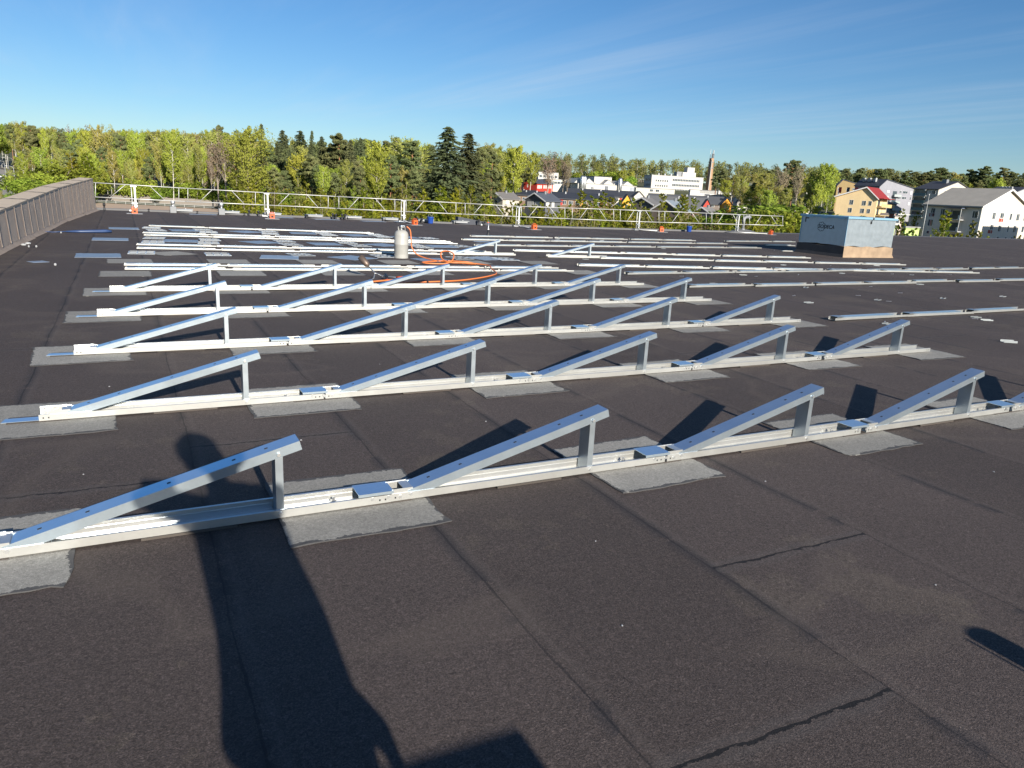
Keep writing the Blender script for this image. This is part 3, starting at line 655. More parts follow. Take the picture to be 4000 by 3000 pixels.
MB().tube([RL(3.95,12.42,.036), RL(3.91,12.33,.03), RL(3.88,12.27,.028)], [.022,.028,.02], 10).build('grip_end', M['red'], tc, smooth=True)
MB().tube([RL(4.16,12.58,.055), RL(4.24,12.50,.05), RL(4.30,12.44,.05)], [.02,.034,.026], 10).build('hose_coupling', M['orange'], tc, smooth=True)

# ================================================================== ventilation box
vb = empty('ventilation_box', W(21.74,17.83), AZ, 'grey-blue sheet metal roof fan housing on a felt plinth', 'fan housing')
BX, BY, HT, PH = 2.42, 1.98, 1.36, .36
def skewed(mb, x0, x1, y0, y1, z0, z1, dz):
    pass
mb = MB(); nseg = 12
ring = [(BX*i/nseg, 0) for i in range(nseg)]+[(BX, BY*i/nseg) for i in range(nseg)]+[(BX-BX*i/nseg, BY) for i in range(nseg)]+[(0, BY-BY*i/nseg) for i in range(nseg)]
vs = [(x,y,PH+.03*math.sin(x*4+y*2.3)+(.03 if y > 1 else 0)) for x, y in ring]+[(x,y,HT-.06) for x, y in ring]; nn = len(ring)
mb.add(vs, [(i,(i+1)%nn,nn+(i+1)%nn,nn+i) for i in range(nn)]); mb.build('housing', M['box_metal'], vb)
MB().box(-.05, BX+.05, -.05, BY+.05, HT-.075, HT).build('lid', M['box_trim'], vb, bevel=.008)
mb = MB()
for y in (.25,.95,1.6): mb.box(-.055,-.05,y-.12,y+.12,HT-.095,HT-.07)
mb.box(-.012,-.004,BY-.03,BY,.42,HT-.08); mb.box(-.012,.0,-.012,.02,.42,HT-.08)
mb.build('edge_trim', M['box_trim'], vb)
mb = MB(); e = .045
vs = [(x+(e if x > BX/2 else -e)*(1 if abs(x-BX/2) > BX/2-1e-6 else 0)*s, y+(e if y > BY/2 else -e)*(1 if abs(y-BY/2) > BY/2-1e-6 else 0)*s, z+zz) for s, z in ((1.9,0.0),(1.0,.10),(.75,PH+.0)) for x, y in ring for zz in [(.02*math.sin(x*7+y*5) if z > .2 else 0)]]
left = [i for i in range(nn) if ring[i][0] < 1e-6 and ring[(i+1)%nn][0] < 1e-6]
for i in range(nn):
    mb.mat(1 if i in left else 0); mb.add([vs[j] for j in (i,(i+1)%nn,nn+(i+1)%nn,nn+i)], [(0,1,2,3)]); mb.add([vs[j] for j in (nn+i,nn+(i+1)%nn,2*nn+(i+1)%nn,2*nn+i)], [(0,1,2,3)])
mb.mat(0).add(vs[2*nn:], [tuple(range(nn))])
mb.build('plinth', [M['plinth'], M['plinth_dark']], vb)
mb = MB(); mb.box(1.16,1.22,-.062,-.052,HT-.09,HT-.005); mb.box(1.12,1.2,-.012,-.002,HT-.22,HT-.12); mb.build('latch', M['ink'], vb)
mb = MB()
for x, z in ((.75,.62),(1.6,.66),(.7,.95),(1.95,.9),(1.2,1.15),(.45,.5),(2.1,.5)): mb.box(x-.008,x+.008,-.006,-.0005,z-.008,z+.008)
mb.build('rivet', M['bolt'], vb)
mb = MB(); mb.box(-.006,-.001,BY-.20,BY-.16,HT-.27,HT-.11); mb.box(-.006,-.001,BY-.32,BY-.16,HT-.15,HT-.11); mb.build('corner_label', M['ink'], vb)
cu = bpy.data.curves.new('lettering','FONT'); cu.body = 'SODECA'; cu.size = .175; cu.extrude = .002; cu.align_x = 'CENTER'; cu.align_y = 'CENTER'; cu.shear = .12; cu.offset = .0022
tmp = link(bpy.data.objects.new('tmp', cu)); dg = bpy.context.evaluated_depsgraph_get(); me = bpy.data.meshes.new_from_object(tmp.evaluated_get(dg)); bpy.data.objects.remove(tmp)
me.materials.clear(); me.materials.append(M['ink'])
lt = link(bpy.data.objects.new('lettering', me)); lt.parent = vb
lt.matrix_local = Matrix.Translation((-.004, .86, .965)) @ Matrix(((0,0,-1,0),(-1,0,0,0),(0,1,0,0),(0,0,0,1)))
mb = MB(); cy, cz = 1.07, .965
for k in range(8):
    a = 2*PI*k/8+.2; c_ = (cy+.115*math.cos(a), cz+.115*math.sin(a))
    mb.tube([(-.004, c_[0]+.05*math.cos(a+q), c_[1]+.05*math.sin(a+q)) for q in (-1.6,-1.1,-.5,0,.5,1.1,1.6)], .0055, 5)
mb.build('flower_emblem', M['ink'], vb)

# ================================================================== guardrail along the roof edge
def gplane(px, py, off=-.38):
    """where the ray through a pixel of the guardrail meets the upright plane just inside the roof edge"""
    v = ray(px, py); n = 34.0
    for _ in range(30):
        t = n/v.dot(N); d = t*v.dot(D); n = .5*n+.5*(edge_n(d)+off)
    return d, n, H+t*v.z
tops = [(362,713),(525,724),(1040,753),(1575,781),(2028,806),(2500,822),(3063,845)]
bots = [(362,769),(525,778),(1040,801),(1575,826),(2025,846),(2490,866),(3063,881)]
def lerp_y(L, x):
    for (a, ya), (b, yb) in zip(L, L[1:]):
        if a <= x <= b: return ya+(yb-ya)*(x-a)/(b-a)
    return L[-1][1]
def gp(px, top): 
    d, n, z = gplane(px, lerp_y(tops if top else bots, px)); return W(d, n, z)
secs = [(366,705),(728,1003),(1040,1287),(1319,1547),(1582,1785),(1813,2006),(2033,2210),(2232,2400),(2420,2577),(2593,2762),(2778,2908),(2925,3060)]
for i, (a, b) in enumerate(secs):
    P0, P1, Q0, Q1 = gp(a,1), gp(b,1), gp(a,0), gp(b,0); g = (a+b)/2
    nx = gp(secs[i+1][0],1) if i < len(secs)-1 else P1; nq = gp(secs[i+1][0],0) if i < len(secs)-1 else Q1
    t = empty('guardrail', Q0, 0, 'white lattice guardrail panel, %s from left along the roof edge' % ORD[i], 'guardrail', 'white guardrail panels along the roof edge')
    iv = Matrix.Translation(-Q0)
    def tb(nm, p, q, r=.017): MB().tube([iv @ Vector(p), iv @ Vector(q)], r, 8).build(nm, M['white_metal'], t, smooth=True)
    ext = (P1-P0).normalized()
    tb('top_rail', P0-ext*.05, P1+(nx-P1)*.75); tb('bottom_rail', Q0-ext*.05, Q1+(nq-Q1)*.75, .018)
    for f in (.02, .98): tb('upright', Q0+(Q1-Q0)*f, P0+(P1-P0)*f, .014)
    tb('brace', Q0+(Q1-Q0)*.18, P0+(P1-P0)*.36, .012); tb('brace', Q0+(Q1-Q0)*.82, P0+(P1-P0)*.64, .012)
cws = [(526,835),(1063,855),(1620,879),(2086,897),(2580,906),(3010,917)]
mb = MB(); mb.box(-.105,.105,-.08,.08,.02,.22); CWM = mb.mesh('block', M['orange'])
for i, px in enumerate((522,1040,1573,2022,2492,2880)):
    A = gp(min(px,3055),1); d, n, _ = gplane(px, lerp_y(bots, px)); B = W(d, n, .01); od = ORD[i]
    t = empty('guardrail_post', B, AZ, 'white double guardrail post, %s from left on the roof edge' % od, 'guardrail post', 'white guardrail posts on the roof edge')
    h = A.z-B.z
    MB().tube([(-.06,.03,0),(-.06,.03,h)], .018, 8).build('thin_pole', M['white_metal'], t, smooth=True)
    mb = MB(); mb.box(.03,.10,-.025,.025,.06,h*.97); mb.build('channel_pole', M['white_metal'], t)
    mb = MB(); mb.box(-.09,.14,-.05,.05,h-.06,h-.02); mb.box(-.08,.13,-.05,.05,h*.28,h*.33); mb.box(.01,.13,-.045,.045,h*.18,h*.25); mb.build('clamp', M['alu'], t)
    mb = MB(); mb.box(-.16,.06,-.05,.06,0,.035); mb.box(-.19,-.12,-.06,.07,.0,.06); mb.build('foot', M['alu'], t)
    v = ray(*cws[i]); tt = (0-H)/v.z; C = CAM+v*tt; cd, cn = C.dot(D), C.dot(N)
    cn = min(max(cn, n-3.2), n-.9)
    mb = MB(); L = n-cn
    x1 = cd-d
    mb.tube([(.07,-.03,.12),(.07,-.12,.04),(.07+x1*.15,-.3,.035),(x1,-L+.1,.035)], .028, 8); mb.build('base_arm', M['white_metal'], t, smooth=True)
    c = empty('counterweight', W(cd, cn, 0), AZ+random.uniform(-.3,.3), 'orange counterweight block at the foot of the %s guardrail post from left' % od, 'counterweight', 'orange guardrail counterweights')
    part(c, CWM)
    MB().tube([(-.08,0,.22),(-.075,0,.27),(.075,0,.27),(.08,0,.22)], .012, 6).build('handle', M['orange'], c)
    MB().box(-.045,.045,-.086,-.0805,.06,.14).build('socket', M['slot'], c)
    MB().box(-.3,.28,-.2,.2,.001,.012).build('felt_pad', M['lgrey'], c)

# ================================================================== vents, skylights and small things near the edge
def pipe_vent(px, y0, y1, label, group, r=.055, cap=True, m='black'):
    v = ray(px, y1); d, n, z = gplane(px, y1, -.30); Y = W(d,n).y; h = (y1-y0)*Y/FPX*1.0+z*0; h = max(.12, h)
    t = empty('vent_pipe', W(d, n, 0), AZ, label, 'vent pipe', group)
    MB().lathe([(r*1.5,0),(r*1.3,.03),(r,.06),(r,h*.62)], seg=12).build('pipe', M[m], t, smooth=True)
    if cap: MB().lathe([(r*1.1,h*.62),(r*1.55,h*.66),(r*1.6,h*.88),(r*1.2,h)], seg=12).build('hood', M[m], t, smooth=True)
vp = [(408,791,818,'tall black vent pipe at the parapet end, left of the first post'),(581,812,824,'short black vent stub right of the first orange counterweight'),(771,823,833,'short black vent stub between the two box vents'),(955,829,839,'short black vent stub left of the second post'),(973,815,838,'left one of two black vent pipes by the second post'),(1010,820,841,'right one of two black vent pipes by the second post'),(1198,836,850,'short black vent stub left of a skylight, behind the rails'),
 (1300,833,856,'leftmost pipe of the first black group of four'),(1312,838,859,'second pipe of the first black group of four'),(1336,834,856,'third pipe of the first black group of four'),(1348,840,861,'rightmost pipe of the first black group of four'),
 (1601,846,864,'leftmost pipe of the black group by the third post'),(1619,851,868,'second pipe of the black group by the third post'),(1630,847,868,'third pipe of the black group by the third post'),(1648,852,871,'rightmost pipe of the black group by the third post'),(1870,856,879,'left black pipe before the dark wedge'),(1893,862,880,'right black pipe before the dark wedge')]
for px, y0, y1, lab in vp: pipe_vent(px, y0, y1, lab, 'black vent pipes along the roof edge', .026 if y1-y0 < 15 else .034)
pipe_vent(1881, 868, 877, 'short white pipe stub between two black pipes', None, .035, False, 'white_metal')
for px, nm, w in ((677,'left',.30),(866,'right',.30)):
    d, n, _ = gplane(px, 830, -.32)
    t = empty('box_vent', W(d,n), AZ, '%s one of two grey box vents with a metal fan cylinder' % nm, 'box vent', 'grey box vents with fan cylinders')
    MB().box(-.125,.125,-.11,.11,0,.27).build('box', M['grey'], t, bevel=.01)
    MB().lathe([(.06,.27),(.06,.31),(.035,.32),(.035,.36),(.075,.37),(.085,.39),(.085,.50),(.065,.52)], seg=16).build('fan_cylinder', M['alu'], t, smooth=True)
sky = [(722,'right of the first box vent'),(905,'right of the second box vent'),(1068,'behind the second counterweight'),(1230,'left of the first black pipe group'),(1383,'right of the first black pipe group'),(1529,'left of the third post'),(1665,'behind the blue bucket'),(1803,'before the dark wedge')]
for px, nm in sky:
    d, n, _ = gplane(px, 850, .0)
    t = empty('skylight', W(d,n,.075), AZ, 'low silver smoke hatch on the kerb %s' % nm, 'smoke hatch', 'low smoke hatches on the kerb')
    MB().box(-.32,.32,-.12,.25,0,.06).build('curb', M['lgrey'], t)
    MB().box(-.35,.35,-.15,.28,.06,.09).build('lid', M['dome'], t, bevel=.01)
    MB().lathe([(.02,.09),(.03,.105),(.02,.125)], (.05,-.05,0), 10).build('opener', M['white_metal'], t)
    MB().box(-.42,-.35,-.1,.24,0,.08).build('hinge_block', M['grey'], t)
# lightning rods
for (d, n, h, lab) in ((11.68,24.9,.56,'slim silver rod on a black foot behind the gas hose'),(32.96,24.7,.62,'slim silver rod on a black foot right of the fan housing')):
    t = empty('lightning_rod', W(d,n), AZ, lab, 'lightning rod')
    MB().lathe([(.10,0),(.085,.04),(.045,.10),(.035,.22)], seg=14).build('foot', M['black'], t, smooth=True)
    MB().lathe([(.024,.22),(.024,.25),(.02,.26),(.018,h+.0)], seg=10).build('rod', M['bolt'], t, smooth=True)
    MB().box(-.05,.02,-.015,.015,h-.08,h-.05).build('clip', M['orange'], t)
for px, py, lab in ((1681,877,'blue bucket standing near the third guardrail post'),(2691,903,'blue bucket standing alone near the roof edge at right')):
    d, n, _ = gplane(px, py, -.5)
    t = empty('bucket', W(d,n), 1.0, lab, 'bucket')
    MB().lathe([(.11,0),(.12,.02),(.15,.27),(.16,.28),(.16,.30),(.14,.30),(.12,.2)], seg=18).build('shell', M['blue'], t, smooth=True)
    MB().tube([(.15,0,.28),(.12,.03,.36),(0,.05,.40),(-.12,.03,.36),(-.15,0,.28)], .007, 6).build('handle', M['bolt'], t)
# dark sloping upstand
A = gplane(1790,846,-.05); B = gplane(1962,885,-.05)
t = MB().add([W(A[0],A[1],.0), W(B[0],B[1],.0), W(B[0],B[1],.03), W(A[0],A[1],A[2]), W(A[0],A[1]+.35,0), W(B[0],B[1]+.35,0), W(B[0],B[1]+.35,.03), W(A[0],A[1]+.35,A[2])], [(0,1,2,3),(7,6,5,4),(3,2,6,7),(0,3,7,4),(1,5,6,2)])
tag(t.build('sloping_upstand', M['navy']), 'dark wedge-shaped felt upstand on the roof edge behind the pipes', 'upstand')
# felt mound with goose-neck duct at the right end of the guardrail
d, n, _ = gplane(2900, 908, -.2)
mt = MB(); prof = [(1.05,0),(.8,.06),(.45,.16),(.2,.20)]
mt.lathe(prof, seg=24); o = mt.build('felt_mound', M['kerb'], smooth=True, loc=W(d,n)); o.scale = (1.25,.6,1); o.rotation_euler = (0,0,AZ); tag(o, 'low grey felt mound under the last guardrail post', 'mound')
mb = MB().tube([(0,0,.1),(0,0,.62),(.03,0,.76),(.14,0,.84),(.34,0,.84),(.46,0,.82)], .085, 12); mb.tube([(0,0,.1),(0,0,.2)], .12, 12)
o = mb.build('goose_neck_duct', M['grey'], smooth=True, loc=W(d-.1,n-.1,0.05), rz=AZ); tag(o, 'grey goose-neck duct rising beside the last guardrail post', 'duct')

# ================================================================== unseen objects added behind and beside the photographer to throw shadows into view
def shadow_caster_roll(d, n, r, h, lab):
    t = empty('shadow_caster_roll', W(d,n), AZ, lab, 'felt roll')
    pts = [(r*(1-.0018*k)*math.cos(k*.35), r*(1-.0018*k)*math.sin(k*.35)) for k in range(0, 120)]
    MB().lathe([(r,0),(r,h*.3),(r*.985,h*.31),(r*.985,h*.36),(r,h*.37),(r,h-.02),(r*.97,h),(r*.45,h),(r*.42,h-.05)], seg=26).build('roll', M['kerb'], t, smooth=True)
    MB().lathe([(r*.4,h-.3),(r*.4,h-.004),(r*.33,h-.004),(r*.33,h-.3)], seg=18).build('core', M['wood'], t)
    MB().lathe([(r*1.004,h*.44),(r*1.006,h*.46),(r*1.006,h*.52),(r*1.004,h*.54)], seg=26).build('paper_band', M['lgrey'], t)
for k_, (w_, z0_, z1_, r_) in enumerate(((.62,0,.52,.02),(.60,.52,1.03,-.01))):
    cb_ = empty('shadow_caster_box', W(.68,-1.14,z0_), AZ+r_, ('upper' if k_ else 'lower')+' one of two cardboard boxes added behind the photographer to cast a shadow', 'cardboard box')
    MB().box(-w_/2,w_/2,-.18,.18,.003,z1_-z0_).build('carton', M['card'], cb_, bevel=.006); MB().box(-w_/2-.002,w_/2+.002,-.03,.03,.2,z1_-z0_+.002).build('tape', M['wood'], cb_)  # unseen stack, sized to throw the broad shadow at the bottom edge
shadow_caster_roll(2.905, -.12, .068, .60, 'narrow upright felt roll added right of the photographer to cast a shadow')  # unseen roll, sized to throw the upright shadow at the right edge
mb = MB().tube([(0,0,0),(0,0,.615)], .006, 6); mb.tube([(0,0,0),(0,0,.012)], .04, 10)
tag(mb.build('shadow_caster_pin', M['bolt'], loc=W(2.818,-.14,0)), 'thin steel pin added beside the narrow felt roll to cast a shadow', 'pin')  # unseen pin, added for the thin shadow line beside the roll's

SW = lambda L: [(b_, a_) for a_, b_ in L]
# the photographer: one continuous body, clothes as its parts
def blob(build, name, mat, parent, vox=.014, smooth=3):
    o = build.build(name, mat); r_ = o.modifiers.new('r','REMESH'); r_.mode = 'VOXEL'; r_.voxel_size = vox
    s_ = o.modifiers.new('s','SMOOTH'); s_.iterations = smooth; s_.factor = .6
    bpy.context.view_layer.update()
    me = bpy.data.meshes.new_from_object(o.evaluated_get(bpy.context.evaluated_depsgraph_get())); me.name = name
    o.modifiers.clear(); old = o.data; o.data = me; bpy.data.meshes.remove(old)
    me.polygons.foreach_set('use_smooth', [True]*len(me.polygons))
    if parent: o.parent = parent; 
    return o
# local frame: x towards where the person faces, y to their left; feet at z = 0
FACE = R(152)
PB = W(.385, -.10)
person = empty('person', PB, FACE, 'person in dark work clothes and cap holding up a phone', 'person')
toL = (Matrix.Translation(PB) @ Matrix.Rotation(FACE, 4, 'Z')).inverted()
PHC = CAM - FW*.012 + RT*.072 - UP*.012
ph = toL @ PHC; rv = (toL.to_3x3() @ RT); uv = (toL.to_3x3() @ UP); fv = (toL.to_3x3() @ FW)
hL = ph - rv*.06 - uv*.015; hR = ph + rv*.085 - uv*.015
HX, HY = .06, .04
b = MB()
b.ell((.035+HX,HY,1.755),(.098,.076,.118),18,12)                                   # head
b.ell((.06+HX,HY,1.70),(.07,.062,.075)); b.tube([(.125+HX,HY,1.765),(.143+HX,HY,1.735),(.128+HX,HY,1.722)], [.012,.02,.012], 8)     # jaw, nose
for s in (1,-1): b.ell((.025+HX,HY+.078*s,1.75),(.022,.012,.034),8,6); b.ell((.118+HX,HY+.033*s,1.775),(.014,.018,.008),8,5)
b.tube([(.118+HX,HY+.028,1.695),(.132+HX,HY,1.694),(.118+HX,HY-.028,1.695)], .009, 6); b.tube([(.118+HX,HY+.026,1.683),(.130+HX,HY,1.681),(.118+HX,HY-.026,1.683)], .009, 6)
b.tube([(0,0,1.50),(.5*HX,.5*HY,1.6),(.018+HX,HY,1.68)], [.075,.062,.06], 14)             # neck
b.tube([(0,0,.93),(.0,0,1.08),(-.005,0,1.25),(-.01,0,1.42),(0,0,1.53)], SW([(.125,.165),(.115,.155),(.125,.18),(.115,.195),(.06,.10)]), 18)
for s, hd in ((1,hL),(-1,hR)):
    sh = Vector((-.01,.19*s,1.46)); mid = sh*.45+hd*.55; el = Vector((mid.x*.55+.02, (.20 if s > 0 else -.20), 1.49 if s > 0 else 1.28))
    wr = hd - fv*.05 - uv*.03 + rv*(-.02*s)
    b.tube([sh, (sh+el)/2, el], [.058,.05,.042], 12); b.tube([el, (el+wr)/2, wr], [.043,.04,.028], 12)
    pal = hd - fv*.03 - uv*.012
    b.tube([wr, pal], [(.03,.022),(.034,.02)], 10)
    for k in range(4):                                                         # fingers wrap the back of the phone, thumb on its face
        o_ = uv*(.028-.019*k); base = pal + o_; L_ = (.9,1,.95,.75)[k]
        b.tube([base, base+fv*.018*L_-rv*(.012*s)*-1*0+rv*(.016*s)*1, base+fv*.03*L_+rv*(.035*s), base+fv*.026*L_+rv*(.055*s*L_)], [.0105,.0098,.009,.0075], 8)
    b.tube([pal-uv*.02, pal-fv*.014-uv*.002+rv*(.02*s), pal-fv*.010+uv*.012+rv*(.042*s)], [.0125,.0115,.009], 8)
for s in (1,-1):
    b.tube([(0,.085*s,.95),(.015,.09*s,.72),(.02,.095*s,.50),(-.01,.10*s,.28),(-.02,.10*s,.09)], [.092,.078,.058,.054,.038], 14)
    b.tube([(-.06,.10*s,.045),(.04,.105*s,.05),(.16,.115*s,.03)], [(.045,.04),(.045,.042),(.04,.025)], 12)
blob(b, 'body', M['skin'], person, .0062, 2)
j = MB()
j.tube([(.03,.05,.74),(.005,.012,.86),(.0,-.012,1.02),(-.01,0,1.22),(-.015,0,1.42),(-.008,0,1.52),(0,0,1.565)], SW([(.165,.208),(.165,.222),(.155,.218),(.16,.212),(.145,.225),(.10,.15),(.078,.08)]), 20)
for s, hd in ((1,hL),(-1,hR)):
    sh = Vector((-.01,.18*s,1.45)); mid = sh*.45+hd*.55; el = Vector((mid.x*.55+.02, (.20 if s > 0 else -.20), 1.49 if s > 0 else 1.28)); wr = hd - fv*.05 - uv*.03 + rv*(-.02*s)
    j.tube([Vector((-.02,.10*s,1.45)), sh, (sh+el)/2, el], [.09,.085,.075,.066], 12); j.tube([el, (el+wr)/2, wr*.93+el*.07], [.066,.058,.046], 12)
j.ell((-.09,0,1.54),(.085,.11,.07))                                            # hood lying on the back
blob(j, 'jacket', M['jacket'], person, .013, 4)
q = MB(); q.tube([(0,0,1.0),(.02,.03,.84)], SW([(.15,.185),(.155,.205)]), 18)
for s in (1,-1): q.tube([(0,.085*s,.90),(.015,.09*s,.72),(.022,.095*s,.50),(-.01,.10*s,.28),(-.02,.10*s,.10)], [.112,.10,.08,.075,.075], 14)
q.tube([(-.02,-.19,.80),(-.03,-.225,.72),(-.02,-.24,.64)], [.025,.035,.02], 8)   # glove hanging from the pocket
blob(q, 'trousers', M['trouser'], person, .013, 3)
for s in (1,-1):
    q = MB(); q.tube([(-.02,.10*s,.20),(-.025,.10*s,.09)], [.062,.06], 12); q.tube([(-.09,.10*s,.045),(.03,.105*s,.06),(.12,.112*s,.05),(.19,.118*s,.035)], [(.052,.048),(.054,.055),(.05,.045),(.035,.03)], 12); q.box(-.1,.18,.06*s-.0,.155*s,0,.03)
    blob(q, 'boot', M['boot'], person, .009, 2)
q = MB(); q.ell((.02+HX,HY,1.80),(.132,.115,.118),18,12); q.prism([(.09+HX,HY-.07),(.165+HX,HY-.05),(.19+HX,HY),(.165+HX,HY+.05),(.09+HX,HY+.07)], 1.80, 1.815); q.ell((-.05+HX,HY,1.74),(.085,.105,.10))
blob(q, 'cap', M['cap'], person, .010, 2)
pm = MB(); pm.box(-.078,.078,-.036,.036,-.0045,.0045)
phn = pm.build('phone', M['black'], bevel=.003)
phn.matrix_world = Matrix.Translation(PHC) @ Matrix((RT, UP, -FW)).transposed().to_4x4()
tag(phn, 'black phone held up in both hands by the photographer', 'phone')
# ================================================================== ground, road, yard
def ground_mat():
    m, nt, b, out = new_mat('ground_grass'); L = nt.links; co = objco(nt)
    n1 = noise(nt, co, .03, 6, .6); n2 = noise(nt, co, .6, 5, .65)
    c = mixc(nt, ramp(nt, n1, [(.4,0.0),(.6,1.0)]), (.060,.075,.022), (.085,.075,.04))
    c = mixc(nt, math_n(nt, 'MULTIPLY', n2, .6), c, (.05,.06,.02)); L.new(c, b.inputs['Base Color']); b.inputs['Roughness'].default_value = .95
    return m
M['ground'] = ground_mat(); M['asphalt'] = simple('asphalt', (.25,.235,.215), .9, var=.2, scale=.3)
M['sand'] = simple('sandy_gravel', (.46,.34,.24), .95, var=.25, scale=.12); M['line'] = simple('road_line', (.7,.7,.66), .8)
ys = [-60, 0, 100, 232]+list(range(260, 701, 40))+[820, 1000, 1600, 3500]; xs = [-3000,-1200,-700]+list(range(-500, 501, 50))+[700,1200,3000]
mb = MB(); mb.add([(x,y,terrain(y)) for y in ys for x in xs], [(i*len(xs)+k, i*len(xs)+k+1, (i+1)*len(xs)+k+1, (i+1)*len(xs)+k) for i in range(len(ys)-1) for k in range(len(xs)-1)])
tag(mb.build('ground', M['ground'], smooth=True), kind='structure')
def strip(name, pts, wid, mat, lift):
    mb = MB(); vs = []
    P = []
    for (x0,y0),(x1,y1) in zip(pts, pts[1:]):
        for k in range(8): P.append((x0+(x1-x0)*k/8, y0+(y1-y0)*k/8))
    P.append(pts[-1])
    for i, (x, y) in enumerate(P):
        a = P[max(i-1,0)]; c = P[min(i+1,len(P)-1)]; t = Vector((c[0]-a[0], c[1]-a[1])).normalized()
        for s in (-1,1): xx, yy = x-t.y*s*wid/2, y+t.x*s*wid/2; vs.append((xx, yy, terrain(yy)+lift))
    mb.add(vs, [(2*i,2*i+1,2*i+3,2*i+2) for i in range(len(P)-1)]); return tag(mb.build(name, mat), kind='structure')
def gx(px, Y): return at(px, 700, Y).x
strip('road', [(gx(-110,150),150),(gx(-10,230),230),(gx(14,290),290),(gx(12,340),340),(gx(0,420),420),(gx(-60,520),520)], 9, M['asphalt'], .12)
strip('path', [(gx(70,170),170),(gx(104,230),230),(gx(106,300),300),(gx(95,340),340),(gx(60,380),380),(gx(-10,410),410)], 3.6, M['asphalt'], .12)
mb = MB(); mb.add([(gx(300,130),130,-7.9),(gx(1000,130),130,-7.9),(gx(960,234),234,-7.9),(gx(250,234),234,-7.9)], [(0,1,2,3)]); tag(mb.build('yard', M['sand']), kind='structure')
mb = MB(); mb.add([(gx(2830,150),150,-7.9),(gx(2960,150),150,-7.9),(gx(2960,330),330,terrain(330)+.1),(gx(2860,330),330,terrain(330)+.1)], [(0,1,2,3)]); tag(mb.build('lane', M['asphalt']), kind='structure')

# concrete fence behind the sandy yard, white pipe rail before it
fe = empty('concrete_fence', (gx(600,255),255,-8), 0, 'grey concrete panel fence behind the sandy yard at left', 'fence')
M['conc'] = wall_mat('fence_concrete', (.24,.21,.18)); x0, x1 = gx(250,255)-fe.location.x, gx(872,255)-fe.location.x; k = 0
while x0 < x1:
    MB().box(x0, x0+2.9, -.06, .06, 0, 2.05+.1*math.sin(k*2.1)).build('panel', M['conc'], fe); MB().box(x0+2.9, x0+3.1, -.1, .1, 0, 2.25).build('post', M['conc'], fe); x0 += 3.1; k += 1
pr = empty('pipe_rail', (gx(600,236),236,-8), 0, 'low white double pipe rail in front of the concrete fence', 'rail'); x0, x1 = gx(330,236)-pr.location.x, gx(830,236)-pr.location.x
for z in (.35,.75): MB().tube([(x0,0,z),(x1,0,z)], .06, 6).build('pipe', M['white_metal'], pr)
for k in range(14): MB().tube([(x0+(x1-x0)*k/13,0,0),(x0+(x1-x0)*k/13,0,.8)], .05, 6).build('support', M['white_metal'], pr)

